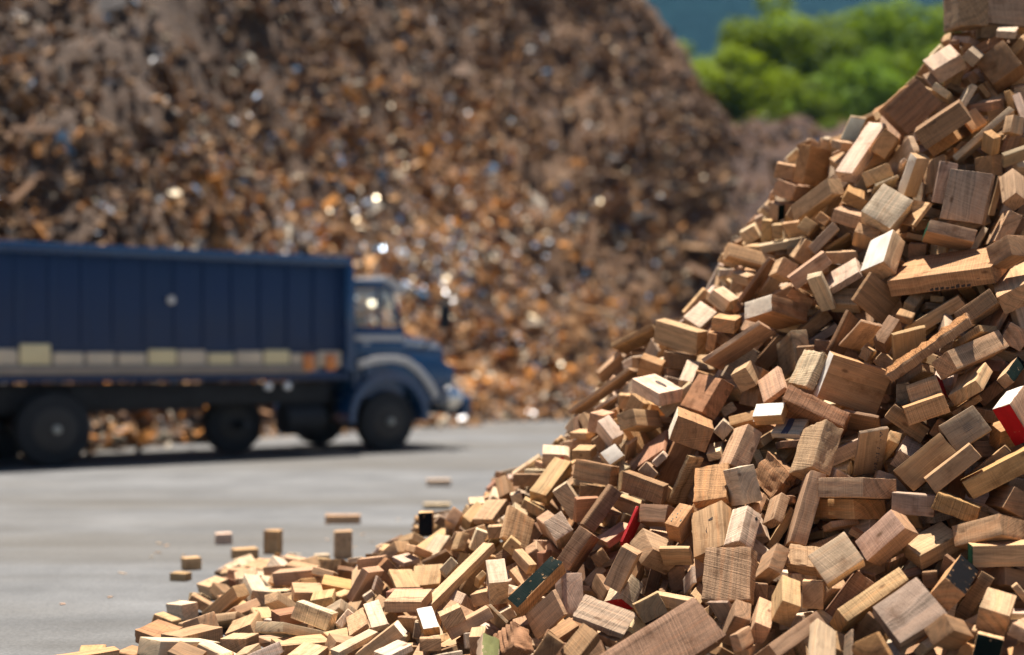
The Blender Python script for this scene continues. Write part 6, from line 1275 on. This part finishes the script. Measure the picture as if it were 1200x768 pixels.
# ------------------------------------------------------------------ scrap mound and earth bank
def sst(a, b, x):
    t = min(1, max(0, (x - a) / (b - a))); return t * t * (3 - 2 * t)
def mound_h(x, y):
    v = Vector((x, y, 0))
    d = y - yb(x) + 1.1 * noise.noise(v * .22) + .35 * noise.noise(v * .8)
    f = .64 * d if d > 0 else .1 * d
    f += .9 * noise.noise(v * .16) * min(1, max(0, d) / 5)
    r = 9.7 - 1.55 * (x - 7.1) + .40 * (y - 51.2) + 1.0 * noise.noise(v * .25 + Vector((9, 0, 0)))
    h = min(f, r)
    h += (1.3 * noise.noise(v * .28 + Vector((3, 3, 0))) + 1.0 * noise.noise(Vector((x * .5, y * .8, 2))) + .55 * noise.noise(v * 1.2) + .25 * noise.noise(v * 2.4)) * min(1, max(0, h) / 2)
    return min(h, 26 + 2 * noise.noise(v * .1)) if h > 0 else max(h, -.3)
def bank_h(x, y):
    v = Vector((x, y, 5))
    top = 9.75 - .10 * (x - 7) + .45 * noise.noise(v * .2)
    f = .64 * (y - 34.6) + .8 * noise.noise(v * .18)
    b = top - .3 * max(0, y - 56)
    return min(f, top, b) + .5 * noise.noise(v * .5) + .4 * noise.noise(v * 1.1) + .2 * noise.noise(v * 2.3)
def bank_full(x, y): return bank_h(x, y) - 12 * (1 - sst(4.2, 7.2, x))
m_mound, nt, bs, out = newmat('scrap_mound_soil'); g = G(nt)
p = g.n('ShaderNodeTexCoord').outputs['Object']
a = g.noise(g.vmath('MULTIPLY', p, (1, 1, 1.6)), .28, 7, .7); b = g.noise(p, 1.7, 7, .75)
c = g.mix(g.map(a, .35, .65, 0, 1), rgb(.070, .031, .011), rgb(.15, .074, .028))
c = g.mix(g.map(b, .5, .7, 0, .8), c, rgb(.18, .105, .055))
gx = g.n('ShaderNodeSeparateXYZ'); g.l(p, gx.inputs[0])
left_dark = g.map(g.math('ADD', g.math('MULTIPLY', gx.outputs[0], -1), g.math('MULTIPLY', a, 12)), 4, 15, 0, .7)      # soil colour mixed darker towards the left of the mound
c = g.mix(left_dark, c, rgb(.05, .034, .024)); c = g.mix(g.map(b, .28, .45, .9, 0), c, rgb(.022, .014, .010))
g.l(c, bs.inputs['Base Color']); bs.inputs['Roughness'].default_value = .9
g.l(g.bump(b, .8, .25), bs.inputs['Normal'])
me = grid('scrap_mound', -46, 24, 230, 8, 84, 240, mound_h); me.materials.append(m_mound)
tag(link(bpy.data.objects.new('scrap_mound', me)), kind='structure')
m_bank, nt, bs, out = newmat('red_earth_bank'); g = G(nt)
p = g.n('ShaderNodeTexCoord').outputs['Object']
a = g.noise(g.vmath('MULTIPLY', p, (.5, .5, 1.6)), .7, 6, .65); b = g.noise(p, 2.6, 5, .7)
c = g.mix(g.map(a, .35, .65, 0, 1), rgb(.032, .015, .009), rgb(.075, .035, .018)); c = g.mix(g.map(b, .3, .45, .7, 0), c, rgb(.06, .03, .02))
g.l(c, bs.inputs['Base Color']); bs.inputs['Roughness'].default_value = .95
g.l(g.bump(b, .8, .2), bs.inputs['Normal'])
me = grid('earth_bank', 4, 60, 150, 36, 80, 110, bank_full); me.materials.append(m_bank)
tag(link(bpy.data.objects.new('earth_bank', me)), kind='structure')

# scrap: a mass of twisted sheet, bar and rag nobody could count
m_scrap, nt, bs, out = newmat('scrap_metal'); g = G(nt)
tcol = g.attr('tone').outputs['Color']; al = g.attr('tone').outputs['Alpha']
p = g.n('ShaderNodeTexCoord').outputs['Object']
nz = g.noise(p, 9, 4, .65)
c = g.mix(1., tcol, g.n_rgb(g.map(nz, .3, .7, .55, 1.25)), 'MULTIPLY')
g.l(c, bs.inputs['Base Color']); g.l(al, bs.inputs['Metallic'])
g.l(g.math('SUBTRACT', .9, g.math('MULTIPLY', al, .52)), bs.inputs['Roughness'])
def scrap(N):
    rs = np.random.default_rng(21)
    Vs = np.zeros((N, 8, 3)); T = np.zeros((N, 4)); k = 0
    cube = np.array([[a, b, c] for c in (-.5, .5) for a, b in ((-.5, -.5), (.5, -.5), (.5, .5), (-.5, .5))])
    while k < N:
        # denser towards the camera side
        x = rs.uniform(-32, 13); d = rs.uniform(0, 1) ** 1.25 * 38
        y = yb(x) + d - .6 - (abs(rs.normal()) * 1.3 if rs.random() < .10 else 0)
        z = max(mound_h(x, y), bank_full(x, y))
        if z > mound_h(x, y) + .1 and rs.random() < .8: continue
        z = max(z, .02) if z < .3 else z
        u = 600 + 1667 * x / y; v = 420 - 1667 * (z - 1.4) / y
        if u < -160 or u > 1000 or v < -140: continue
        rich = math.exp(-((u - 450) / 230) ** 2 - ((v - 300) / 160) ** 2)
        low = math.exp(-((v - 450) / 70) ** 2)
        cl = .5 + .5 * noise.noise(Vector((x * .28, y * .28, z * .28))) + .35 * noise.noise(Vector((x * .9, y * .9, z * .9)))
        if rs.random() > (.30 + .7 * rich + .35 * low) * max(.10, cl * 2.3 - .65): continue
        t = rs.random(); met = 0.
        L = rs.uniform(.08, .28) * (1.2 if y > 40 else 1)
        w = L * rs.uniform(.25, .9); th = rs.uniform(.01, .07)
        big = rs.random()
        if big < .045: L *= rs.uniform(2, 4.5); w = rs.uniform(.05, .2)
        elif big < .075: L *= rs.uniform(1.8, 3.2); w = L * rs.uniform(.4, .9)
        if t < .20 * (.2 + 1.5 * rich): col = rs.choice(((.62, .64, .68), (.45, .55, .70), (.72, .66, .55))) if False else ((.62, .63, .65), (.42, .52, .66), (.74, .64, .48), (.72, .60, .42))[rs.integers(4)]; met = rs.uniform(.35, 1.) 
        elif t < .16: col = (.13, .11, .10); met = rs.choice((0., .6))
        elif t < .21 + .16 * rich: col = (.52, .20, .025)
        elif t < .22 + .17 * rich: col = (.05, .15, .28); met = rs.choice((0., .3))
        elif t < .25 + .22 * rich + .06 * low: col = (.50, .43, .33)
        elif t < .55 + .25 * rich + .2 * low: col = tuple(np.array((.42, .225, .09)) * rs.uniform(.6, 1.25))
        else: col = tuple(np.array((.215, .108, .048)) * rs.uniform(.25, 1.5))
        if t < .20 * (.2 + 1.5 * rich): L = rs.uniform(.05, .22); w = L * rs.uniform(.4, 1)
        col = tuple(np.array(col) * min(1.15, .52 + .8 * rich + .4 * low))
        q = rs.normal(size=4); q /= np.linalg.norm(q)
        R = np.array(Quaternion(q).to_matrix())
        P = cube * np.array([L, w, th]); P[:, 2] += (P[:, 0] ** 2) * rs.uniform(-1.2, 1.2)
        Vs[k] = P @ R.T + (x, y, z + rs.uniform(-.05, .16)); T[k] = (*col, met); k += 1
    f = np.array([[0, 3, 2, 1], [4, 5, 6, 7], [0, 1, 5, 4], [1, 2, 6, 5], [2, 3, 7, 6], [3, 0, 4, 7]])
    Fs = (f[None] + np.arange(N)[:, None, None] * 8).reshape(-1, 4)
    me = bpy.data.meshes.new('scrap_debris'); me.from_pydata(Vs.reshape(-1, 3).tolist(), [], Fs.tolist())
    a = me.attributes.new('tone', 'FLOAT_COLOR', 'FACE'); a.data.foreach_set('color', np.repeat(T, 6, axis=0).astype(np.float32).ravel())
    me.materials.append(m_scrap)
    return link(bpy.data.objects.new('scrap_debris', me))
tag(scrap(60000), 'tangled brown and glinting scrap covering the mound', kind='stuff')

# ------------------------------------------------------------------ hills beyond
m_hill, nt, bs, out = newmat('forested_hill'); g = G(nt)
p = g.n('ShaderNodeTexCoord').outputs['Object']
a = g.noise(p, .02, 6, .6); b = g.noise(p, .12, 5, .7)
c = g.mix(g.map(b, .35, .65, 0, 1), rgb(.006, .022, .028), rgb(.016, .042, .050)); c = g.mix(g.map(a, .45, .65, 0, .6), c, rgb(.010, .026, .034))
g.l(c, bs.inputs['Base Color']); bs.inputs['Roughness'].default_value = 1.; bs.inputs['Specular IOR Level'].default_value = 0
g.l(g.bump(b, 1., 6.), bs.inputs['Normal'])
def hill_h(x, y):
    v = Vector((x, y, 0))
    return 265 * sst(330, 900, y + 60 * noise.noise(v * .004)) * (1 + .3 * noise.noise(v * .003)) + 9 * noise.noise(v * .02) - 6
me = grid('hill', -700, 900, 130, 330, 1200, 90, hill_h); me.materials.append(m_hill)
tag(link(bpy.data.objects.new('hill', me)), kind='structure')
m_slope = ground_mat('green_slope', (.05, .08, .025), (.08, .11, .035), (.10, .09, .05), .12, 1., .2)
def slope_h(x, y): return 9.5 * sst(62, 84, y) * sst(-6, 10, x) + .12 * max(0, y - 84) * sst(-6, 10, x) + .5 * noise.noise(Vector((x, y, 0)) * .08) - .6
me = grid('wooded_slope', -8, 130, 90, 60, 330, 90, slope_h); me.materials.append(m_slope)
tag(link(bpy.data.objects.new('wooded_slope', me)), kind='structure')

# ------------------------------------------------------------------ trees
m_bark = simple('tree_bark', (.12, .085, .06), .95, var=.4, scale=3, bump=.02)
def leaf_mat():
    m, nt, bs, out = newmat('leaves'); g = G(nt)
    col = g.attr('tone').outputs['Color']
    g.l(col, bs.inputs['Base Color']); bs.inputs['Roughness'].default_value = .7; bs.inputs['Specular IOR Level'].default_value = .15
    tr = g.n('ShaderNodeBsdfTranslucent'); g.l(g.mix(1., col, rgb(1.5, 1.4, .4), 'MULTIPLY'), tr.inputs[0])
    mx = g.n('ShaderNodeMixShader'); mx.inputs[0].default_value = .34
    g.l(bs.outputs[0], mx.inputs[1]); g.l(tr.outputs[0], mx.inputs[2]); g.l(mx.outputs[0], out.inputs[0])
    return m
m_leaf = leaf_mat()
def tree(x, y, z, H, Rr, col, seed, label, nleaf=9000):
    rs = np.random.default_rng(seed); r = random.Random(seed)
    root = empty('broadleaf_tree', (x, y, z - .3))
    tag(root, label, 'tree', 'trees above the earth bank')
    b = MB(); th = H * .45
    pts = [Vector((0, 0, 0)), Vector((r.uniform(-.2, .2), r.uniform(-.2, .2), th * .5)), Vector((r.uniform(-.5, .5), r.uniform(-.5, .5), th))]
    rad = [Rr * .075, Rr * .06, Rr * .045]
    def limb(a, c, r0, r1):
        d = c - a; q = bmesh.new(); bmesh.ops.create_cone(q, cap_ends=True, segments=9, radius1=r0, radius2=r1, depth=d.length)
        b._take(q, Matrix.Translation((a + c) / 2) @ d.to_track_quat('Z', 'Y').to_matrix().to_4x4())
    limb(pts[0], pts[1], rad[0], rad[1]); limb(pts[1], pts[2], rad[1], rad[2])
    cl = []
    for k in range(15):
        an = k * 2.4 + r.uniform(-.4, .4); el = r.uniform(-.1, 1.2); rr = Rr * r.uniform(.45, .95)
        e = Vector((math.cos(an) * math.cos(el) * rr, math.sin(an) * math.cos(el) * rr, th + math.sin(el) * (H - th) * r.uniform(.6, .95)))
        s = pts[1].lerp(pts[2], r.uniform(.3, 1)); mid = s.lerp(e, .55) + Vector((0, 0, .4))
        limb(s, mid, rad[2] * .6, rad[2] * .35); limb(mid, e, rad[2] * .35, rad[2] * .12)
        cl.append((e, Rr * r.uniform(.2, .4)))
    for k in range(12):
        an = r.uniform(0, 6.28); rr = Rr * r.uniform(0, .75)
        cl.append((Vector((math.cos(an) * rr, math.sin(an) * rr, th + (H - th) * r.uniform(.25, .95))), Rr * r.uniform(.16, .32)))
    b.build('trunk', m_bark, root)
    w = np.array([c[1] ** 2 for c in cl]); w /= w.sum()
    ci = rs.choice(len(cl), nleaf, p=w)
    V = np.zeros((nleaf, 4, 3)); T = np.ones((nleaf, 4))
    cv = [rs.uniform(.65, 1.3) for _ in cl]
    for k in range(nleaf):
        c, R_ = cl[ci[k]]
        d = rs.normal(size=3); d /= np.linalg.norm(d); rad_ = R_ * rs.uniform(.45, 1.05) ** .6
        pos = np.array(c) + d * rad_ * np.array([1.1, 1.1, .75])
        nrm = d * .7 + rs.normal(size=3) * .6 + (0, 0, .5); nrm /= np.linalg.norm(nrm)
        a = np.cross(nrm, rs.normal(size=3)); a /= np.linalg.norm(a); bb = np.cross(nrm, a)
        s = rs.uniform(.09, .22) * (Rr / 4)
        V[k] = [pos - a * s, pos + bb * s * .6, pos + a * s, pos - bb * s * .6]
        T[k, :3] = np.array(col) * cv[ci[k]] * rs.uniform(.75, 1.25)
    F = np.arange(nleaf * 4).reshape(-1, 4)
    me = bpy.data.meshes.new('crown'); me.from_pydata(V.reshape(-1, 3).tolist(), [], F.tolist())
    a = me.attributes.new('tone', 'FLOAT_COLOR', 'FACE'); a.data.foreach_set('color', T.astype(np.float32).ravel())
    me.materials.append(m_leaf); link(bpy.data.objects.new('crown', me), root)
def px(u, v, y): return ((u - 600) / 1667 * y, y, 1.4 - (v - 420) / 1667 * y)
TREES = [
    # u of axis, v of crown top, depth, crown radius, colour, label
    (842, 44, 80, 4.6, (.17, .235, .010), 'low yellow-green tree beside the edge of the scrap mound'),
    (925, 0, 84, 5.2, (.15, .215, .010), 'tallest bright green tree rising above the earth bank'),
    (1030, 6, 82, 5.0, (.13, .20, .010), 'green round-topped tree just behind the peak of the offcut pile'),
    (985, 58, 76, 4.0, (.12, .20, .02), 'bright green tree in front between the two tall crowns'),
    (905, 90, 74, 3.4, (.145, .205, .010), 'small bushy tree standing low on the red earth bank'),
    (1110, 22, 90, 4.6, (.12, .20, .015), 'darker green tree partly hidden by the summit of the pile'),
    (808, 78, 79, 3.2, (.13, .20, .010), 'small yellow-green tree lowest and closest to the scrap mound'),
    (958, 104, 73, 3.0, (.12, .18, .010), 'bushy tree on the bank beneath the two tall crowns'),
    (1190, 30, 86, 4.5, (.06, .12, .02), 'green tree wholly behind the top of the offcut pile'),
]
for k, (u, v, y, R_, col, lab) in enumerate(TREES):
    x, yy_, zt = px(u, v, y); gz = slope_h(x, y)
    tree(x, y, gz, zt - gz + .3, R_, col, 40 + k, lab)

# ------------------------------------------------------------------ truck
m_blue = simple('blue_truck_paint', (.003, .046, .125), .25, var=.25, scale=1.6, coat=.6, dirt=(.015, .05, .10), dirt_amt=.3)
m_box = simple('blue_box_paint', (.002, .021, .072), .45, var=.3, scale=1.2, dirt=(.012, .025, .055), dirt_amt=.4)
m_blk = simple('black_chassis', (.012, .011, .011), .7, var=.3, scale=5)
m_rub = simple('tyre_rubber', (.018, .017, .016), .85, var=.25, scale=12, bump=.002)
m_rim = simple('dusty_steel_rim', (.045, .038, .032), .6, .3, var=.25, scale=8)
m_hub = simple('dull_hub_metal', (.34, .33, .28), .5, .5, var=.2, scale=9)
m_chr = simple('chrome_trim', (.72, .70, .66), .22, 1., var=.08, scale=6)
m_alu = simple('pale_trim_paint', (.62, .57, .50), .4, .0, var=.12, scale=4)
m_pan = simple('pale_side_panel', (.72, .55, .36), .6, var=.25, scale=3, dirt=(.45, .36, .26), dirt_amt=.5)
m_yel = simple('yellow_side_panel', (.88, .66, .34), .55, var=.2, scale=3)
m_rail = simple('dusty_side_rail', (.30, .235, .175), .7, var=.3, scale=4)
m_org = simple('orange_lamp_lens', (.75, .22, .03), .25, var=.15, scale=20, coat=.5)
m_wht = simple('clear_lamp_lens', (.8, .78, .74), .12, .3, var=.05, scale=20, coat=.6)
m_int = simple('cab_interior', (.03, .028, .026), .8, var=.2)
m_glass, nt, bs, out = newmat('window_glass'); g = G(nt)
tp = g.n('ShaderNodeBsdfTransparent'); tp.inputs[0].default_value = rgb(.93, .95, .95); gl = g.n('ShaderNodeBsdfGlossy'); gl.inputs['Roughness'].default_value = .04
mx = g.n('ShaderNodeMixShader'); mx.inputs[0].default_value = .06; g.l(tp.outputs[0], mx.inputs[1]); g.l(gl.outputs[0], mx.inputs[2]); g.l(mx.outputs[0], out.inputs[0]); nt.nodes.remove(bs)

hd = math.atan2(.598, .803)
TR = empty('cargo_truck', (-5.85, 18.23, .004), hd)
tag(TR, 'dark blue bonneted truck with a long ribbed cargo box driving past the scrap mound', 'truck')
# local: x forward from the rear near wheel, y away from the camera (near wheel faces at y = 0), z up
W_ = 2.35
def wheel(x, y, z=.48, k_=1., steer=False):
    t = MB(); t.cyl((0, 0, 0), .48, .27, bev=.05, n=48)
    for k in range(48):
        a = 2 * math.pi * k / 48
        t.box((.475 * math.cos(a), 0, .475 * math.sin(a)), (.018, .22, .03), 0, rot=Matrix.Rotation(-a, 4, 'Y'))
    e = bpy.data.objects.new('wheel', None); link(e, TR); e.location = (x, y, z); e.scale = (k_, 1, k_)
    t.build('tyre', m_rub, e)
    r = MB(); sgn = -1 if y < 1 else 1
    r.cyl((0, sgn * .10, 0), .29, .09, bev=.02, n=40); r.cyl((0, sgn * (.145), 0), .20, .03, n=32, r2=.20)
    for k in range(8):
        a = 2 * math.pi * k / 8; r.cyl((.15 * math.cos(a), sgn * .165, .15 * math.sin(a)), .016, .03, n=8)
    r.build('rim', m_rim, e)
    h = MB(); h.cyl((0, sgn * .18, 0), .06, .1, bev=.015, n=24); h.build('hub', m_hub, e)
    return e
for x, z in ((0, .48), (-1.18, .48)):
    wheel(x, .14, z); wheel(x, W_ - .14, z)
wheel(2.82, .75, .45, .88)
wheel(5.02, .16, .455, .93, steer=True); wheel(5.02, W_ - .16, .455, .93, steer=True)
b = MB()
for y in (.72, W_ - .72): b.box((2.0, y, .84), (8.0, .1, .24), .01)
for x in (-1.7, -.6, .8, 2.0, 3.4, 5.0): b.box((x, W_ / 2, .84), (.09, W_ - 1.4, .18), .01)
for x, z in ((0, .48), (-1.18, .48), (2.82, .45), (5.02, .48)): b.cyl((x, W_ / 2, z), .07, W_ - .5, n=16); b.cyl((x, W_ / 2, z), .19, .4, 'Y', 20)
b.box((.4, .35, .86), (3.6, .06, .36), .01); b.box((.4, W_ - .35, .86), (3.6, .06, .36), .01)
b.box((2.2, .30, .90), (3.9, .05, .30), .01)
b.build('chassis', m_blk, TR)
b = MB(); b.cyl((3.72, .36, .52), .24, .62, 'X', 28, bev=.03); b.build('fuel_tank', m_blk, TR)
for x in (-1.85,):
    b = MB(); b.box((x, .2, .55), (.02, .42, .66), .004); b.build('mud_flap', m_rub, TR)
# cargo box
x0, x1, z0, z1 = -2.3, 4.32, 1.13, 2.83
b = MB()
b.box(((x0 + x1) / 2, .03, 2.12), (x1 - x0, .05, 1.36), .01)
b.box(((x0 + x1) / 2, W_ - .03, 2.0), (x1 - x0, .05, 1.62), .01)
b.box((x1 - .03, W_ / 2, 2.0), (.05, W_ - .12, 1.62), .01); b.box((x0 + .03, W_ / 2, 2.0), (.05, W_ - .12, 1.62), .01)
b.box(((x0 + x1) / 2, W_ / 2, 1.17), (x1 - x0 - .1, W_ - .1, .06), .01)
cb = b.build('cargo_box', m_box, TR)
b = MB()
for y in (-.02, W_ + .02): b.box(((x0 + x1) / 2, y, z1 - .03), (x1 - x0 + .06, .13, .14), .02)
for x in (x0, x1): b.box((x, W_ / 2, z1 - .03), (.12, W_ - .1, .14), .02)
b.build('top_rail', m_blue, cb)
for k in range(16):
    x = x0 + .12 + k * (x1 - x0 - .24) / 15
    b = MB(); b.box((x, .0, 2.16), (.10, .035, 1.20), .01); b.build('rib', m_box, cb)
b = MB(); b.box((x1 - .03, -.05, 1.98), (.14, .11, 1.56), .02); b.build('corner_post', m_blue, cb)
rr = random.Random(4)
for k in range(15):
    xa = x0 + .12 + k * (x1 - x0 - .24) / 15 + .02; xb = xa + (x1 - x0 - .24) / 15 - .04
    hh = rr.uniform(.19, .25) if k not in (4,) else .31; hx = rr.uniform(-.03, .02)
    b = MB(); b.box(((xa + xb) / 2, -.012, 1.27 + hh / 2), (xb - xa + hx, .05, hh), .03, 3); b.build('side_panel', m_yel if k in (4, 8, 10, 12) else m_pan, cb)
b = MB(); b.box(((x0 + x1) / 2 - .2, -.002, 1.34), (x1 - x0 - .6, .03, .26), .01); b.build('skirt_strip', m_rail, cb)
b = MB(); b.box(((x0 + x1) / 2 - .3, -.03, 1.245), (x1 - x0 - .7, .09, .13), .015); b.build('lower_rail', m_rail, cb)
b = MB(); b.box(((x0 + x1) / 2, -.01, 1.13), (x1 - x0, .08, .09), .01); b.build('sill_beam', m_box, cb)
for x in (3.62, 3.98):
    b = MB(); b.box((x, -.075, 1.34), (.17, .05, .24), .03); b.build('marker_lamp', m_org, cb)
for x in (3.02, 3.32):
    b = MB(); b.cyl((x, .02, 1.0), .055, .08, n=20, bev=.01); b.build('side_reflector', m_wht, TR)
b = MB(); b.cyl((1.55, -.04, 2.18), .06, .05, n=20, bev=.012); b.build('round_badge', m_alu, cb)
# cab
cy0, cy1 = .12, W_ - .12
b = MB()
b.prism([(4.46, .80), (5.36, .80), (5.36, 1.86), (4.46, 1.86)], cy0, cy1, .03)
b.prism([(4.40, 2.44), (5.12, 2.44), (5.16, 2.50), (5.02, 2.56), (4.44, 2.56)], cy0 + .02, cy1 - .02, .02)
for y in (cy0 + .05, cy1 - .05):
    b.box((4.47, y, 2.15), (.09, .08, .64), .015)
    b.tube([(5.34, y, 1.84), (5.12, y, 2.47)], .035)
    b.box((4.92, y, 2.15), (.035, .05, .62), .008)
b.box((4.45, W_ / 2, 2.40), (.05, cy1 - cy0 - .1, .14), .01)
cab = b.build('cab', m_blue, TR)
b = MB(); b.box((4.9, cy0 - .004, 1.42), (.74, .03, .82), .02); dr = b.build('door', m_blue, cab)
b = MB(); b.box((4.66, cy0 - .035, 1.62), (.13, .03, .03), .01); b.build('handle', m_chr, dr)
b = MB(); b.box((4.70, cy0 + .05, 2.15), (.38, .006, .56), 0); b.build('side_window', m_glass, cab)
b = MB(); b.prism([(4.94, 1.87), (5.30, 1.87), (5.10, 2.43), (4.94, 2.43)], cy0 + .047, cy0 + .053); b.build('quarter_window', m_glass, cab)
b = MB(); b.prism([(4.50, 1.87), (5.30, 1.87), (5.10, 2.43), (4.50, 2.43)], cy1 - .053, cy1 - .047); b.build('side_window', m_glass, cab)
b = MB(); b.prism([(5.325, 1.87), (5.332, 1.87), (5.125, 2.45), (5.118, 2.45)], cy0 + .1, cy1 - .1); b.build('windscreen', m_glass, cab)
b = MB(); b.prism([(5.0, 2.50), (5.42, 2.38), (5.46, 2.46), (5.02, 2.64)], cy0 + .02, cy1 - .02, .008); b.build('sun_visor', m_alu, cab)
b = MB(); b.box((4.62, .75, 1.80), (.14, .5, .4), .05); b.box((4.62, W_ - .75, 1.80), (.14, .5, .4), .05); b.build('seat_back', m_int, cab)
b = MB(); b.cyl((5.12, W_ - .7, 1.98), .2, .03, 'X', 28); b.build('steering_wheel', m_int, cab)
# bonnet, wings
b = MB(); b.prism([(5.34, .95), (6.24, .95), (6.30, 1.46), (6.24, 1.60), (6.1, 1.66), (5.34, 1.78)], .42, W_ - .42, .05, 3); hood = b.build('bonnet', m_blue, TR)
b = MB(); b.prism([(5.30, 1.60), (6.16, 1.53), (6.16, 1.60), (5.30, 1.68)], .385, .43, .008); b.build('bonnet_trim', m_alu, hood)
b = MB(); b.box((4.9, cy0 - .025, 1.70), (.86, .03, .085), .01); b.build('door_trim', m_alu, cab)
b = MB(); b.box((6.27, W_ / 2, 1.22), (.05, 1.2, .46), .02)
for k in range(7): b.box((6.305, W_ / 2, 1.04 + k * .06), (.03, 1.14, .02), .005)
b.build('grille', m_chr, hood)
def wing(y0, y1, near):
    prof = []
    for k in range(13):
        a = math.pi * (1.02 - k / 12 * 1.04); prof.append((5.02 + .70 * math.cos(a), .50 + .70 * math.sin(a)))
    inner = [(5.02 + .60 * math.cos(a), .48 + .60 * math.sin(a)) for a in [math.pi * (-.02 + k / 12 * 1.04) for k in range(13)]]
    m = MB(); m.prism(prof + inner, y0, y1, .0)
    m.prism([(5.60, .72), (6.16, .74), (6.2, 1.25), (5.9, 1.40), (5.4, 1.46), (4.6, 1.46), (4.6, 1.10), (5.02, 1.18), (5.45, 1.04), (5.68, .80)], y0 + .02, y1, .02)
    w = m.build('wing', m_blue, TR)
    if near:
        t = MB()
        cl_ = [(4.45, 1.30), (4.75, 1.37), (5.05, 1.39), (5.3, 1.34), (5.5, 1.22), (5.66, 1.06), (5.78, .90), (5.83, .80)]
        o_ = []; i_ = []
        for q, (cx, cz) in enumerate(cl_):
            p0 = Vector(cl_[max(0, q - 1)]); p1 = Vector(cl_[min(len(cl_) - 1, q + 1)]); tt = (p1 - p0).normalized(); nn = Vector((-tt.y, tt.x)) * .055
            o_.append((cx + nn.x, cz + nn.y)); i_.append((cx - nn.x, cz - nn.y))
        t.prism(o_ + i_[::-1], y0 - .05, y0 + .012, .01); t.build('wing_trim', m_alu, w)
wing(-.02, .44, True); wing(W_ - .44, W_ + .02, False)
for y in (.04, W_ - .04):
    b = MB(); b.cyl((6.13, y, .80), .16, .30, 'X', 28, bev=.05); hl = b.build('headlight', m_wht, TR)
    b = MB(); b.cyl((6.10, y, .80), .185, .22, 'X', 28, bev=.02); b.build('headlight_ring', m_chr, hl)
b = MB(); b.box((6.42, W_ / 2, .66), (.16, W_ + .04, .30), .05, 3); b.box((6.28, .6, .72), (.2, .1, .12), .01); b.box((6.28, W_ - .6, .72), (.2, .1, .12), .01); b.build('bumper', m_blue, TR)
b = MB(); b.tube([(5.75, .30, 1.50), (5.98, .02, 1.86)], .018); b.tube([(5.98, .02, 1.86), (6.0, .0, 2.2)], .016); ms = b.build('mirror_arm', m_blk, TR)
b = MB(); b.box((6.0, -.02, 2.05), (.09, .22, .38), .03, 3); b.build('mirror', m_blk, ms)

# ------------------------------------------------------------------ the air: far things fade to blue
m_air = bpy.data.materials.new('air'); m_air.use_nodes = True
nt = m_air.node_tree; nt.nodes.clear(); out = nt.nodes.new('ShaderNodeOutputMaterial')
pv = nt.nodes.new('ShaderNodeVolumePrincipled'); pv.inputs['Density'].default_value = 0.00011
pv.inputs['Color'].default_value = rgb(.30, .60, .98); pv.inputs['Anisotropy'].default_value = .1
nt.links.new(pv.outputs[0], out.inputs['Volume'])
b = MB(); b.box((100, 570, 220), (2200, 1420, 444), 0); hz = b.build('haze', m_air, smooth=False); tag(hz, kind='stuff')

# ------------------------------------------------------------------ sky, sun, camera
w = bpy.data.worlds.new('World'); scn.world = w; w.use_nodes = True
nt = w.node_tree; bg = nt.nodes['Background']; sk = nt.nodes.new('ShaderNodeTexSky')
sk.sky_type = 'NISHITA'; sk.sun_disc = False
S = Vector((-.06, .17, .98)).normalized()
sk.sun_elevation = math.asin(S.z); sk.sun_rotation = math.atan2(S.x, S.y); sk.dust_density = .4; sk.air_density = .6; sk.ozone_density = 1.0
nt.links.new(sk.outputs[0], bg.inputs[0]); bg.inputs[1].default_value = .05
sl = bpy.data.lights.new('sun', 'SUN'); sl.energy = 5.0; sl.angle = math.radians(.53); sl.color = (1., .93, .84)
so = bpy.data.objects.new('sun', sl); link(so); so.rotation_euler = (-S).to_track_quat('-Z', 'Y').to_euler()

cam = bpy.data.cameras.new('camera'); co = bpy.data.objects.new('camera', cam); link(co)
co.location = (0, 0, 1.4); co.rotation_euler = (math.radians(90), 0, 0)
cam.sensor_width = 36; cam.lens = 50; cam.shift_y = 36 / 1200; cam.clip_start = .1; cam.clip_end = 4000
cam.dof.use_dof = True; cam.dof.focus_distance = 6.5; cam.dof.aperture_fstop = .05 / .063; cam.dof.aperture_blades = 9
scn.camera = co
scn.view_settings.view_transform = 'Standard'; scn.view_settings.look = 'None'; scn.view_settings.exposure = 1.28; scn.view_settings.gamma = 1
scn.view_settings.use_curve_mapping = False
scn.render.engine = 'CYCLES'; cy = scn.cycles; cy.volume_bounces = 0
cy.use_denoising = True; cy.max_bounces = 6; cy.diffuse_bounces = 4; cy.glossy_bounces = 3; cy.transparent_max_bounces = 8
cy.sample_clamp_indirect = 6; cy.caustics_reflective = False; cy.caustics_refractive = False
